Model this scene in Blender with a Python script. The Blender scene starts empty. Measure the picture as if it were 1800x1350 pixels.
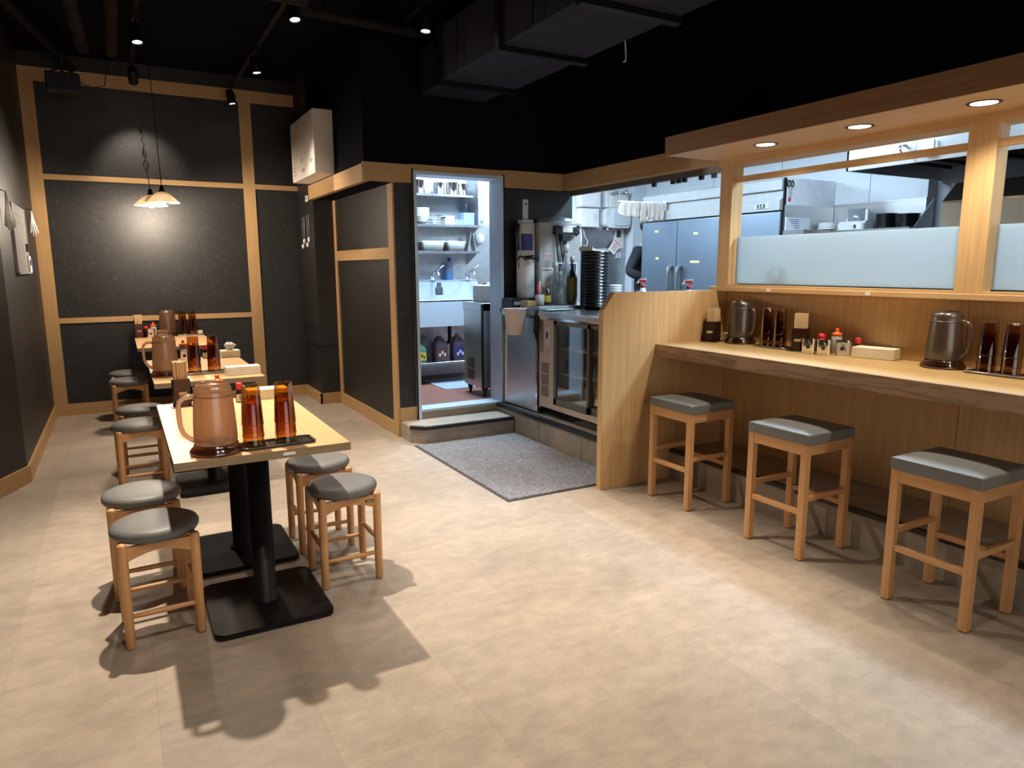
import bpy, bmesh, math, random
from mathutils import Vector, Matrix
R = random.Random(7)
PI = math.pi
S = bpy.context.scene
COL = S.collection

# ------------------------------------------------------------------ materials
MATS = {}
def _new(name):
    m = bpy.data.materials.new(name); m.use_nodes = True
    nt = m.node_tree; b = nt.nodes['Principled BSDF']
    return m, nt, b
def setp(b, **k):
    for a, v in k.items():
        a = a.replace('_', ' ')
        if a in b.inputs: b.inputs[a].default_value = v
def c4(c): return (c[0], c[1], c[2], 1.0)
def coords(nt, scale=(1, 1, 1), rot=(0, 0, 0), kind='Object'):
    tc = nt.nodes.new('ShaderNodeTexCoord'); mp = nt.nodes.new('ShaderNodeMapping')
    mp.inputs['Scale'].default_value = scale; mp.inputs['Rotation'].default_value = rot
    nt.links.new(tc.outputs[kind], mp.inputs['Vector']); return mp.outputs['Vector']
def noise(nt, vec, scale, detail=4, rough=.55, dist=0):
    n = nt.nodes.new('ShaderNodeTexNoise'); n.inputs['Scale'].default_value = scale
    n.inputs['Detail'].default_value = detail; n.inputs['Roughness'].default_value = rough
    n.inputs['Distortion'].default_value = dist
    nt.links.new(vec, n.inputs['Vector']); return n.outputs['Fac']
def ramp(nt, fac, stops):
    r = nt.nodes.new('ShaderNodeValToRGB'); e = r.color_ramp.elements
    while len(e) < len(stops): e.new(.5)
    for i, (p, c) in enumerate(stops): e[i].position = p; e[i].color = c4(c)
    nt.links.new(fac, r.inputs['Fac']); return r.outputs['Color']
def bump(nt, b, h, strength=.1, dist=.002):
    n = nt.nodes.new('ShaderNodeBump'); n.inputs['Strength'].default_value = strength
    n.inputs['Distance'].default_value = dist
    nt.links.new(h, n.inputs['Height']); nt.links.new(n.outputs['Normal'], b.inputs['Normal'])
def mixc(nt, a, b_, fac, mode='MIX'):
    m = nt.nodes.new('ShaderNodeMixRGB'); m.blend_type = mode
    for s, v in ((m.inputs['Fac'], fac), (m.inputs['Color1'], a), (m.inputs['Color2'], b_)):
        if isinstance(v, (tuple, list)): s.default_value = c4(v)
        elif isinstance(v, (int, float)): s.default_value = v
        else: nt.links.new(v, s)
    return m.outputs['Color']
def plain(name, col, rough=.5, metal=0.0, var=.06, **k):
    """base colour with a slight procedural unevenness"""
    m, nt, b = _new(name)
    v = coords(nt)
    f = noise(nt, v, 14, 3)
    lo = tuple(c*(1-var) for c in col); hi = tuple(min(1, c*(1+var)) for c in col)
    nt.links.new(ramp(nt, f, [(.3, lo), (.7, hi)]), b.inputs['Base Color'])
    setp(b, Roughness=rough, Metallic=metal, **k)
    MATS[name] = m; return m
def emis(name, col, strength):
    m, nt, b = _new(name)
    setp(b, Base_Color=c4(col), Emission_Color=c4(col), Emission_Strength=strength, Roughness=.4)
    MATS[name] = m; return m
def wood(name, lo, hi, axis='z', fine=60, rough=.45, cath=0.0, var=None):
    m, nt, b = _new(name)
    st = {'x': (.035, 1, 1), 'y': (1, .035, 1), 'z': (1, 1, .035)}[axis]
    v = coords(nt, st)
    f1 = noise(nt, v, fine, 6, .6, .3)
    f2 = noise(nt, v, fine*.12, 3, .5, .6)
    c = ramp(nt, f1, [(.3, lo), (.62, hi)])
    mid = tuple((a+b_)/2*.86 for a, b_ in zip(lo, hi))
    c2 = mixc(nt, c, mid, ramp(nt, f2, [(.4, (0, 0, 0)), (.75, (.30, .30, .30))]))
    if cath:
        st2 = {'x': (.10, 1, 1), 'y': (1, .10, 1), 'z': (1, 1, .10)}[axis]
        v2 = coords(nt, st2)
        w = nt.nodes.new('ShaderNodeTexWave'); w.wave_type = 'RINGS'; w.rings_direction = {'x': 'X', 'y': 'Y', 'z': 'Z'}[axis]
        w.inputs['Scale'].default_value = 30; w.inputs['Distortion'].default_value = 9
        w.inputs['Detail'].default_value = 3; w.inputs['Detail Scale'].default_value = .9
        nt.links.new(v2, w.inputs['Vector'])
        dk = tuple(a*.55 for a in lo)
        c2 = mixc(nt, c2, dk, ramp(nt, w.outputs['Fac'], [(.12, (cath,)*3), (.5, (0, 0, 0))]))
    nt.links.new(c2, b.inputs['Base Color'])
    setp(b, Roughness=rough); b.inputs['Specular IOR Level'].default_value = .35
    bump(nt, b, f1, .05, .001)
    MATS[name] = m; return m
def tinted(name, col, gloss=.12, rough=.05):
    """clear coloured plastic or glass sheet: light passes tinted, a coat reflects"""
    m, nt, b = _new(name); nt.nodes.remove(b)
    out = nt.nodes['Material Output']
    t = nt.nodes.new('ShaderNodeBsdfTransparent'); t.inputs['Color'].default_value = c4(col)
    g = nt.nodes.new('ShaderNodeBsdfGlossy'); g.inputs['Roughness'].default_value = rough
    lw = nt.nodes.new('ShaderNodeLayerWeight'); lw.inputs['Blend'].default_value = .35
    mx = nt.nodes.new('ShaderNodeMixShader')
    mul = nt.nodes.new('ShaderNodeMath'); mul.operation = 'MULTIPLY_ADD'
    mul.inputs[1].default_value = .5; mul.inputs[2].default_value = gloss*.4
    nt.links.new(lw.outputs['Facing'], mul.inputs[0])
    nt.links.new(mul.outputs[0], mx.inputs['Fac'])
    nt.links.new(t.outputs[0], mx.inputs[1]); nt.links.new(g.outputs[0], mx.inputs[2])
    nt.links.new(mx.outputs[0], out.inputs['Surface'])
    MATS[name] = m; return m
def frosted(name, tcol, dcol, see=.25, rough=.35, gloss=.08):
    """milky sheet: translucent plus diffuse, a little see-through"""
    m, nt, b = _new(name); nt.nodes.remove(b)
    out = nt.nodes['Material Output']
    tr = nt.nodes.new('ShaderNodeBsdfTranslucent'); tr.inputs['Color'].default_value = c4(tcol)
    df = nt.nodes.new('ShaderNodeBsdfDiffuse'); df.inputs['Color'].default_value = c4(dcol)
    tp = nt.nodes.new('ShaderNodeBsdfTransparent'); tp.inputs['Color'].default_value = c4(tcol)
    gl = nt.nodes.new('ShaderNodeBsdfGlossy'); gl.inputs['Roughness'].default_value = rough
    def mix(f, a, b2):
        x = nt.nodes.new('ShaderNodeMixShader'); x.inputs['Fac'].default_value = f
        nt.links.new(a, x.inputs[1]); nt.links.new(b2, x.inputs[2]); return x.outputs[0]
    s = mix(.35, tr.outputs[0], df.outputs[0]); s = mix(see, s, tp.outputs[0]); s = mix(gloss, s, gl.outputs[0])
    nt.links.new(s, out.inputs['Surface']); MATS[name] = m; return m

OAK_LO, OAK_HI = (.50, .310, .140), (.62, .400, .195)
W_V = wood('oak_veneer_upright', OAK_LO, OAK_HI, 'z')
W_Y = wood('oak_veneer_lengthwise', OAK_LO, OAK_HI, 'y')
W_X = wood('oak_veneer_crosswise', OAK_LO, OAK_HI, 'x')
W_TRIM_Z = wood('oak_trim_upright', (.45, .275, .122), (.52, .32, .146), 'z', 90)
W_TRIM_X = wood('oak_trim_crosswise', (.45, .275, .122), (.52, .32, .146), 'x', 90)
W_TRIM_Y = wood('oak_trim_lengthwise', (.45, .275, .122), (.52, .32, .146), 'y', 90)
W_DARKB = wood('shaded_brown_fascia', (.19, .095, .045), (.27, .14, .065), 'y', 70)  # canopy oak darkened to brown, the fascia's shade put into its colour
W_TOP = wood('table_laminate', (.64, .375, .175), (.76, .46, .23), 'y', 70, .4)
W_EDGE = wood('table_edge', (.22, .15, .085), (.30, .21, .12), 'x', 80, .5)
W_CTOP = wood('counter_laminate', (.46, .285, .115), (.56, .36, .155), 'y', 70, .38)
W_CEDGE = wood('counter_edge_ash', (.43, .27, .165), (.52, .34, .215), 'y', 70, .5, cath=.6)
W_STOOL = wood('stool_beech', (.52, .26, .105), (.64, .345, .155), 'z', 80, .4)
W_STOOLH = wood('stool_beech_rail', (.52, .26, .105), (.64, .345, .155), 'x', 80, .4)
W_STOOLY = wood('stool_beech_rail_side', (.52, .26, .105), (.64, .345, .155), 'y', 80, .4)
W_CHOP = wood('chopstick_wood', (.62, .42, .22), (.74, .54, .31), 'z', 120, .6)

def wallpaper():
    m, nt, b = _new('black_fibre_wallpaper')
    v = coords(nt)
    f = noise(nt, v, 9, 3)
    base = ramp(nt, f, [(.3, (.013, .012, .0125)), (.7, (.018, .0165, .0165))])
    w = nt.nodes.new('ShaderNodeTexNoise'); w.inputs['Scale'].default_value = 20; w.inputs['Detail'].default_value = 1
    w.inputs['Distortion'].default_value = 3.0
    nt.links.new(v, w.inputs['Vector'])
    fib = ramp(nt, w.outputs['Fac'], [(.485, (0, 0, 0)), (.5, (1, 1, 1)), (.515, (0, 0, 0))])
    f3 = noise(nt, v, 22, 2)
    msk = ramp(nt, f3, [(.52, (0, 0, 0)), (.62, (.7, .7, .7))])
    k = mixc(nt, fib, msk, 1.0, 'MULTIPLY')
    nt.links.new(mixc(nt, base, (.20, .175, .145), k), b.inputs['Base Color'])
    setp(b, Roughness=.47); b.inputs['Specular IOR Level'].default_value = .5
    bump(nt, b, w.outputs['Fac'], .3, .002)
    return m
M_WALLP = wallpaper()

def floor_mat():
    m, nt, b = _new('concrete_look_vinyl_tiles')
    v = coords(nt, (1, 1, 1), (0, 0, PI/2))
    br = nt.nodes.new('ShaderNodeTexBrick')
    br.inputs['Scale'].default_value = 1.0; br.inputs['Brick Width'].default_value = .90; br.inputs['Row Height'].default_value = .45
    br.inputs['Mortar Size'].default_value = .0012; br.inputs['Mortar Smooth'].default_value = .2
    br.inputs['Color1'].default_value = (.90, .905, .90, 1); br.inputs['Color2'].default_value = (1.08, 1.045, 1.02, 1)
    br.inputs['Mortar'].default_value = (.80, .79, .78, 1); br.offset = .5
    nt.links.new(v, br.inputs['Vector'])
    v2 = coords(nt, (1, 1.6, 1))
    f1 = noise(nt, v2, 2.2, 8, .62, .4); f2 = noise(nt, v2, 11, 6, .6, .2); f3 = noise(nt, v2, 60, 3)
    c = ramp(nt, f1, [(.3, (.335, .275, .220)), (.5, (.385, .320, .258)), (.72, (.435, .362, .292))])
    c = mixc(nt, c, ramp(nt, f2, [(.35, (.84, .84, .85)), (.65, (1.08, 1.07, 1.06))]), .75, 'MULTIPLY')
    c = mixc(nt, c, ramp(nt, f3, [(.4, (.95, .95, .95)), (.6, (1.03, 1.03, 1.03))]), .6, 'MULTIPLY')
    c = mixc(nt, c, br.outputs['Color'], .85, 'MULTIPLY')
    nt.links.new(c, b.inputs['Base Color'])
    nt.links.new(ramp(nt, f1, [(.3, (.42,)*3), (.7, (.58,)*3)]), b.inputs['Roughness'])
    b.inputs['Specular IOR Level'].default_value = .22
    bump(nt, b, f3, .04, .001)
    return m
M_FLOOR = floor_mat()
M_RISER = plain('grey_tile_riser', (.34, .29, .235), .55, var=.14)

M_BLACKCEIL = plain('black_painted_ceiling', (.0055, .0055, .010), .9, Specular_IOR_Level=.06)
M_BLACKWALL = plain('black_upper_wall', (.0048, .0045, .010), .9, Specular_IOR_Level=.06)
M_DUCT = plain('black_duct_board', (.026, .028, .040), .8, var=.15, Specular_IOR_Level=.1)
M_PIPE = plain('dusty_black_pipe', (.016, .014, .013), .85, var=.3, Specular_IOR_Level=.1)
M_BLKMET = plain('black_powder_metal', (.007, .007, .008), .45, Specular_IOR_Level=.18)
M_BLKPL = plain('black_plastic', (.012, .012, .014), .35)
M_NOSE = plain('black_nosing_strip', (.014, .013, .013), .45)
M_SEAT = plain('dark_grey_vinyl', (.15, .147, .14), .50, var=.04)
M_SEATB = plain('dark_grey_vinyl_square', (.165, .168, .158), .50, var=.04)
M_WHITEMET = plain('off_white_metal', (.70, .63, .56), .5)
M_WHITEPL = plain('white_plastic', (.70, .70, .68), .4)
M_CREAM = plain('cream_card', (.76, .69, .52), .7)
M_PAPER = plain('white_paper', (.82, .78, .70), .9)
M_KWALL = plain('kitchen_white_panel', (.62, .66, .69), .38, var=.02)
M_KCEIL = plain('kitchen_ceiling_white', (.75, .77, .78), .6, var=.02)
M_KFLOOR = plain('red_brown_kitchen_floor', (.22, .085, .06), .5, var=.12)
M_STEELD = plain('dull_steel_sheet', (.50, .51, .53), .42, 1.0, var=.10)
def brushed(name, col, rough, axis='z'):
    m, nt, b = _new(name)
    st = {'x': (.3, 1, 1), 'y': (1, .3, 1), 'z': (1, 1, .3)}[axis]
    v = coords(nt, st); f = noise(nt, v, 5, 2)
    nt.links.new(ramp(nt, f, [(.3, tuple(c*.95 for c in col)), (.7, col)]), b.inputs['Base Color'])
    nt.links.new(ramp(nt, f, [(.3, (rough*.96,)*3), (.7, (rough*1.05,)*3)]), b.inputs['Roughness'])
    setp(b, Metallic=1.0); MATS[name] = m; return m
M_STEEL = brushed('brushed_steel', (.68, .69, .70), .36)
M_STEELH = brushed('brushed_steel_level', (.64, .65, .66), .26, 'y')
M_CHROME = brushed('polished_steel', (.78, .78, .78), .10)
M_FRIDGE = brushed('fridge_steel', (.27, .325, .385), .42)
M_FRIDGET = plain('fridge_beige_panel', (.29, .29, .285), .4)
M_HOODMET = brushed('warm_steel', (.60, .54, .46), .42)
M_SINK = plain('satin_steel', (.62, .71, .80), .42, .55, .03)
M_COOKWALL = plain('blue_grey_wall_panel', (.42, .46, .51), .35, .2)
M_MAROON = plain('maroon_lacquer', (.060, .012, .010), .25)
M_MAROON2 = plain('dark_maroon_lacquer', (.030, .009, .008), .25)
M_RED = plain('red_plastic_cap', (.55, .02, .03), .35)
M_ORANGE = plain('orange_plastic_cap', (.80, .12, .02), .35)
M_SOY = plain('dark_soy_bottle', (.030, .010, .006), .12)
M_SPICE = plain('pale_spice_bottle', (.55, .50, .40), .3)
M_AMBER = tinted('amber_tumbler', (.875, .70, .39), .14, .05)
M_AMBERC = tinted('shaded_amber', (.80, .65, .46), .14, .05)  # darker amber holding the counter tumblers' weak backlight; also colours one bottle
M_PITCH = frosted('frosted_brown_pitcher', (.74, .52, .36), (.165, .112, .074), .28, .28, .10)
M_PITCHH = frosted('pitcher_handle_clear', (.85, .64, .50), (.34, .22, .15), .40, .2, .12)
M_PITCHB = frosted('pitcher_dark_foot', (.50, .28, .19), (.045, .020, .014), .45, .05, .18)
M_PITCHC = frosted('smoky_pitcher', (.38, .29, .22), (.085, .064, .050), .10, .3, .12)
M_PITCHCH = frosted('smoky_pitcher_handle', (.50, .36, .30), (.18, .12, .10), .35, .2, .12)
M_TRAY = plain('pewter_tray', (.30, .27, .25), .25, .8)
M_TRAYD = plain('dark_tray', (.05, .04, .035), .25, .3)
M_GLASS = tinted('clear_glass', (.93, .96, .96), .10, .03)
M_CLEARPL = frosted('clear_plastic', (.86, .90, .92), (.50, .54, .56), .50, .10, .12)
M_FROST = frosted('frosted_screen_glass', (.64, .71, .74), (.42, .45, .44), .04, .3, .03)
M_BLUECONT = frosted('pale_blue_container', (.65, .78, .92), (.55, .68, .85), .2)
M_SHADE = frosted('milk_glass_shade', (.50, .44, .35), (.62, .56, .46), .03, .2, .06)
M_BULB = emis('warm_bulb', (1.0, .84, .62), 12)
M_BOARD = plain('greyed_whiteboard', (.36, .345, .34), .35)
M_LENS = emis('spot_lens', (1.0, .90, .80), 22)
M_DOWN = emis('downlight_panel', (1.0, .86, .66), 7)
M_KLAMP = emis('kitchen_tube', (.78, .88, 1.0), 9)
M_GREEN = emis('green_digits', (.25, .9, .35), 1.2)
M_BLUE = plain('blue_plastic', (.02, .06, .42), .4)
M_BLUEL = frosted('blue_liquid_bottle', (.30, .55, .95), (.25, .50, .90), .1)
M_DARKPIC = plain('dark_navy_print', (.05, .045, .075), .4)
M_YELLOW = plain('yellow_label', (.75, .52, .06), .6)
M_TAPE = plain('yellow_tape', (.72, .68, .20), .6)
M_GRBOT = tinted('dark_green_bottle', (.16, .19, .05), .3, .06)
M_LACQ = plain('black_lacquer', (.008, .008, .009), .22)
M_TOWEL = plain('cream_cotton_towel', (.56, .50, .44), .95, var=.10)
M_SKIN = plain('skin', (.58, .36, .27), .5)
M_SHIRT = plain('black_shirt_cloth', (.012, .012, .016), .9)
M_HAIR = plain('black_hair', (.01, .009, .008), .5)
M_BRONZE = plain('brown_tinted_board', (.20, .13, .07), .35)
M_PINKBOX = plain('pale_carton', (.62, .55, .55), .7)
M_GREY = plain('grey_panel', (.36, .36, .37), .45)
M_WHCARD = plain('white_card', (.75, .77, .80), .6)
M_INK = plain('ink', (.03, .03, .04), .6)
M_REDINK = plain('red_ink', (.5, .06, .06), .6)
M_GREENL = frosted('green_liquid_bottle', (.35, .85, .60), (.30, .80, .55), .1)
M_PURPL = frosted('purple_liquid_bottle', (.35, .25, .38), (.30, .22, .32), .1)
M_NAVYL = plain('navy_label', (.04, .05, .22), .5)
M_FRAMEGR = plain('grey_anodised_frame', (.17, .155, .14), .38, .5)
M_BEIGEMET = plain('warm_beige_metal', (.62, .50, .42), .45)

def carpet():
    m, nt, b = _new('grey_loop_carpet')
    v = coords(nt); f = noise(nt, v, 150, 4, .7); f2 = noise(nt, v, 45, 3, .6, 1.5); f0 = noise(nt, v, 5, 3)
    c = ramp(nt, f, [(.3, (.085, .083, .088)), (.55, (.23, .222, .232)), (.75, (.42, .40, .41))])
    c = mixc(nt, c, ramp(nt, f2, [(.38, (.55, .55, .55)), (.6, (1.2, 1.2, 1.2))]), .8, 'MULTIPLY')
    c = mixc(nt, c, ramp(nt, f0, [(.3, (.9, .9, .9)), (.7, (1.1, 1.1, 1.1))]), .8, 'MULTIPLY')
    nt.links.new(c, b.inputs['Base Color']); setp(b, Roughness=.95)
    bump(nt, b, f, .7, .006); return m
M_CARPET = carpet()

# ------------------------------------------------------------------ mesh helpers
def box(bm, x0, y0, z0, x1, y1, z1, bev=0, seg=2, mat=0):
    vs = [bm.verts.new(p) for p in ((x0, y0, z0), (x1, y0, z0), (x1, y1, z0), (x0, y1, z0), (x0, y0, z1), (x1, y0, z1), (x1, y1, z1), (x0, y1, z1))]
    fs = [bm.faces.new([vs[i] for i in q]) for q in ((0, 3, 2, 1), (4, 5, 6, 7), (0, 1, 5, 4), (1, 2, 6, 5), (2, 3, 7, 6), (3, 0, 4, 7))]
    for f in fs: f.material_index = mat
    if bev:
        es = list({e for f in fs for e in f.edges})
        r = bmesh.ops.bevel(bm, geom=es, offset=bev, segments=seg, profile=.5, affect='EDGES')
        for f in r['faces']: f.material_index = mat
    return fs
def cbox(bm, cx, cy, cz, sx, sy, sz, bev=0, seg=2, mat=0):
    return box(bm, cx-sx/2, cy-sy/2, cz-sz/2, cx+sx/2, cy+sy/2, cz+sz/2, bev, seg, mat)
def lathe(bm, prof, n=32, c=(0, 0, 0), mat=0, smooth=True, ax='z', cap=True):
    rings = []
    for r, z in prof:
        if r < 1e-6:
            rings.append([bm.verts.new(place((0, 0, z), c, ax))])
        else:
            rings.append([bm.verts.new(place((r*math.cos(2*PI*i/n), r*math.sin(2*PI*i/n), z), c, ax)) for i in range(n)])
    for a, b in zip(rings, rings[1:]):
        for i in range(n):
            j = (i+1) % n
            if len(a) == 1 and len(b) == 1: continue
            if len(a) == 1: f = bm.faces.new((a[0], b[j], b[i]))
            elif len(b) == 1: f = bm.faces.new((a[i], a[j], b[0]))
            else: f = bm.faces.new((a[i], a[j], b[j], b[i]))
            f.material_index = mat; f.smooth = smooth
    return rings
def place(p, c, ax):
    x, y, z = p
    if ax == 'x': x, y, z = z, x, y
    elif ax == 'y': x, y, z = y, z, x
    return (x+c[0], y+c[1], z+c[2])
def cyl(bm, c, r, h, n=24, r2=None, ax='z', mat=0, bev=0):
    r2 = r if r2 is None else r2
    if bev: prof = [(0, 0), (r-bev, 0), (r, bev), (r2, h-bev), (r2-bev, h), (0, h)]
    else: prof = [(0, 0), (r, 0), (r2, h), (0, h)]
    lathe_flat(bm, prof, n, c, mat, ax)
def lathe_flat(bm, prof, n, c, mat, ax):
    rings = lathe(bm, prof, n, c, mat, False, ax)
    return rings
def tube(bm, pts, r, n=10, mat=0, closed=False, caps=True):
    pts = [Vector(p) for p in pts]; N = len(pts); rings = []
    up = Vector((0, 0, 1)); prev = None
    for i, p in enumerate(pts):
        if closed: t = pts[(i+1) % N]-pts[i-1]
        else: t = pts[min(i+1, N-1)]-pts[max(i-1, 0)]
        t.normalize()
        if prev is None:
            a = t.cross(up)
            if a.length < 1e-3: a = t.cross(Vector((1, 0, 0)))
        else:
            a = prev-t*prev.dot(t)
            if a.length < 1e-5: a = t.cross(up)
        a.normalize(); b = t.cross(a); prev = a
        rr = r[i] if isinstance(r, (list, tuple)) else r
        rings.append([bm.verts.new(p+a*rr*math.cos(2*PI*k/n)+b*rr*math.sin(2*PI*k/n)) for k in range(n)])
    rng = range(N) if closed else range(N-1)
    for i in rng:
        A, B = rings[i], rings[(i+1) % N]
        for k in range(n):
            j = (k+1) % n; f = bm.faces.new((A[k], A[j], B[j], B[k])); f.smooth = True; f.material_index = mat
    if not closed and caps:
        for rg in (rings[0], rings[-1]):
            try: bm.faces.new(rg).material_index = mat
            except ValueError: pass
def prism(bm, poly, z0, z1, plane='xy', mat=0):
    """polygon extruded: plane xy along z, xz along y, yz along x"""
    def P(a, b, t):
        return (a, b, t) if plane == 'xy' else ((a, t, b) if plane == 'xz' else (t, a, b))
    lo = [bm.verts.new(P(a, b, z0)) for a, b in poly]; hi = [bm.verts.new(P(a, b, z1)) for a, b in poly]
    fs = [bm.faces.new(lo), bm.faces.new(hi)]
    n = len(poly)
    for i in range(n):
        j = (i+1) % n; fs.append(bm.faces.new((lo[i], lo[j], hi[j], hi[i])))
    for f in fs: f.material_index = mat
    return fs
def rrect(w, h, r, n=5, cx=0, cy=0):
    pts = []
    for sx, sy, a0 in ((1, 1, 0), (-1, 1, 90), (-1, -1, 180), (1, -1, 270)):
        for k in range(n+1):
            a = math.radians(a0+90*k/n)
            pts.append((cx+sx*(w/2-r)+r*math.cos(a), cy+sy*(h/2-r)+r*math.sin(a)))
    return pts

# ------------------------------------------------------------------ object helpers
def part(name, bm, mats, parent=None, loc=(0, 0, 0), rot=(0, 0, 0), label=None, recalc=True):
    if isinstance(bm, bmesh.types.BMesh):
        if recalc: bmesh.ops.recalc_face_normals(bm, faces=bm.faces)
        me = bpy.data.meshes.new(name); bm.to_mesh(me); bm.free()
    else: me = bm
    if not isinstance(mats, (list, tuple)): mats = [mats]
    if not me.materials:
        for m in mats: me.materials.append(m)
    o = bpy.data.objects.new(name, me); COL.objects.link(o)
    o.location = loc; o.rotation_euler = rot
    if parent is not None: o.parent = parent
    if label: o['label'] = label
    return o
def tag(o, label, cat, group=None, kind=None):
    o['label'] = label; o['category'] = cat
    if group: o['group'] = group
    if kind: o['kind'] = kind
    return o
def thing(name, label, cat, loc=(0, 0, 0), rz=0, group=None):
    o = bpy.data.objects.new(name, None); o.empty_display_size = .05; COL.objects.link(o)
    o.location = loc; o.rotation_euler = (0, 0, rz)
    return tag(o, label, cat, group)
def single(name, bm, mats, label, cat, loc=(0, 0, 0), rot=(0, 0, 0), group=None, kind=None):
    return tag(part(name, bm, mats, None, loc, rot), label, cat, group, kind)
def struct(name, bm, mats, parent=None, label=None):
    o = part(name, bm, mats, parent)
    if parent is None: o['kind'] = 'structure'
    if label: o['label'] = label
    return o
def sbox(name, b, mats, parent=None, bev=0, label=None):
    """box given in world coordinates, origin at the base centre of the box"""
    x0, y0, z0, x1, y1, z1 = b; cx, cy = (x0+x1)/2, (y0+y1)/2
    bm = bmesh.new(); box(bm, x0-cx, y0-cy, 0, x1-cx, y1-cy, z1-z0, bev)
    o = part(name, bm, mats, parent, (cx, cy, z0) if parent is None else (cx-parent.location.x, cy-parent.location.y, z0-parent.location.z))
    if parent is None: o['kind'] = 'structure'
    if label: o['label'] = label
    return o
def kids(o): return [c for c in bpy.data.objects if c.parent == o]
def dup(root, loc, rz=None, label=None, group=None):
    def cp(o, par):
        c = o.copy(); COL.objects.link(c); c.parent = par
        for ch in CH.get(o.name, ()): cp(ch, c)
        return c
    CH = {}
    for o in bpy.data.objects:
        if o.parent is not None: CH.setdefault(o.parent.name, []).append(o)
    r = cp(root, None); r.location = loc
    if rz is not None: r.rotation_euler = (0, 0, rz)
    if label: r['label'] = label
    if group: r['group'] = group
    return r
def text_mesh(s, size, depth=.0004):
    cu = bpy.data.curves.new('lettering', 'FONT'); cu.body = s; cu.size = size; cu.extrude = depth
    cu.align_x = 'CENTER'; cu.align_y = 'CENTER'
    o = bpy.data.objects.new('lettering', cu); COL.objects.link(o)
    dg = bpy.context.evaluated_depsgraph_get()
    me = bpy.data.meshes.new_from_object(o.evaluated_get(dg))
    bpy.data.objects.remove(o); bpy.data.curves.remove(cu)
    me.materials.clear(); return me
def stadium(): pass
# ------------------------------------------------------------------ the room
YB, YD, XL, XP = 7.846, 5.435, -.623, 1.963
ZC = 3.30
def wall_poly(name, pts, z0, z1, mat, t=.1):
    """wall following points (plan), thickened to the outside (left of travel)"""
    bm = bmesh.new()
    for (a, b) in zip(pts, pts[1:]):
        d = Vector((b[0]-a[0], b[1]-a[1])).normalized(); n = Vector((-d.y, d.x))*t
        prism(bm, [a, b, (b[0]+n.x, b[1]+n.y), (a[0]+n.x, a[1]+n.y)], z0, z1)
    return struct(name, bm, mat)
LW = [(-1.65, -2.5), (-1.65, 3.03), (-.747, 5.175), (XL, 5.47), (XL, YB)]

bm = bmesh.new(); box(bm, -1.9, -2.7, -.1, 3.6, YB+.1, 0); struct('floor', bm, M_FLOOR)
bm = bmesh.new(); box(bm, -1.9, -2.7, ZC, 3.65, YB+.1, ZC+.1); struct('ceiling', bm, M_BLACKCEIL)
wall_poly('wall_left', LW, 0, ZC, M_WALLP)
sbox('wall_back', (XL-.1, YB, 0, 2.1, YB+.1, ZC), M_WALLP)
bm = bmesh.new(); box(bm, -1.9, -2.7, 0, -.7, -2.6, ZC); box(bm, 2.9, -2.7, 0, 3.6, -2.6, ZC); box(bm, -.7, -2.7, 2.25, 2.9, -2.6, ZC)
struct('wall_front', bm, M_WALLP)
gl_ = struct('window_3', (lambda b: (box(b, -.7, -2.655, .06, 2.9, -2.649, 2.25), b)[1])(bmesh.new()), M_GLASS)  # glazed entrance added behind the camera to let fill light in
for x in (-.7, .5, 1.68, 2.86):
    bm = bmesh.new(); box(bm, x, -2.68, 0, x+.04, -2.62, 2.25); part('mullion', bm, M_FRAMEGR, gl_)
bm = bmesh.new(); box(bm, -.7, -2.68, 0, 2.9, -2.62, .06); part('bottom_rail', bm, M_FRAMEGR, gl_)
PL = bpy.data.lights.new('fill_window_portal', 'AREA'); PL.shape = 'RECTANGLE'; PL.size = 3.6; PL.size_y = 2.2; PL.cycles.is_portal = True
po = bpy.data.objects.new('fill_window_portal', PL); COL.objects.link(po); po.location = (1.1, -2.72, 1.15); po.rotation_euler = (-PI/2, 0, 0); po.parent = gl_
sbox('wall_passage', (XP, YD, 0, 2.1, 7.2, 2.06), M_WALLP)
sbox('wall_column', (1.757, 7.2, 0, 2.1, YB, ZC), M_WALLP)
sbox('wall_bulkhead', (1.727, YD, 2.06, 1.99, 7.18, ZC), M_BLACKWALL)
bm = bmesh.new()
box(bm, 2.1, YD, 0, 2.12, YD+.10, 2.06); box(bm, 2.93, YD, .2, 3.66, YD+.10, 2.06)
struct('wall_doorway', bm, M_WALLP)
bm = bmesh.new()
box(bm, 1.99, YD, 2.06, 2.12, YD+.10, ZC); box(bm, 2.12, YD, 2.16, 2.93, YD+.10, ZC); box(bm, 2.93, YD, 2.06, 3.65, YD+.10, ZC)
struct('wall_above_doorway', bm, M_BLACKWALL)
bm = bmesh.new(); box(bm, 3.55, -2.6, 2.19, 3.65, YD, ZC)
struct('wall_right', bm, M_BLACKWALL)
bm = bmesh.new(); box(bm, 3.60, -2.6, 0, 3.7, .45, 2.19); struct('wall_right_lower', bm, W_V)
# wood bands of the bulkhead
bm = bmesh.new(); box(bm, 1.713, YD-.014, 2.06, 1.727, 7.18, 2.19); box(bm, 1.713, YD-.014, 2.056, 1.76, 7.18, 2.06)
struct('trim_1', bm, W_TRIM_Y)
bm = bmesh.new()
box(bm, 1.713, YD-.028, 2.06, 2.105, YD-.0, 2.20); box(bm, 2.105, YD-.028, 2.158, 2.945, YD, 2.205); box(bm, 2.945, YD-.028, 2.066, 3.54, YD, 2.21)
struct('trim_2', bm, W_TRIM_X)
sbox('trim_3', (3.535, 3.49, 2.068, 3.66, YD-.028, 2.206), W_Y, label='long oak beam above the kitchen opening')
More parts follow.
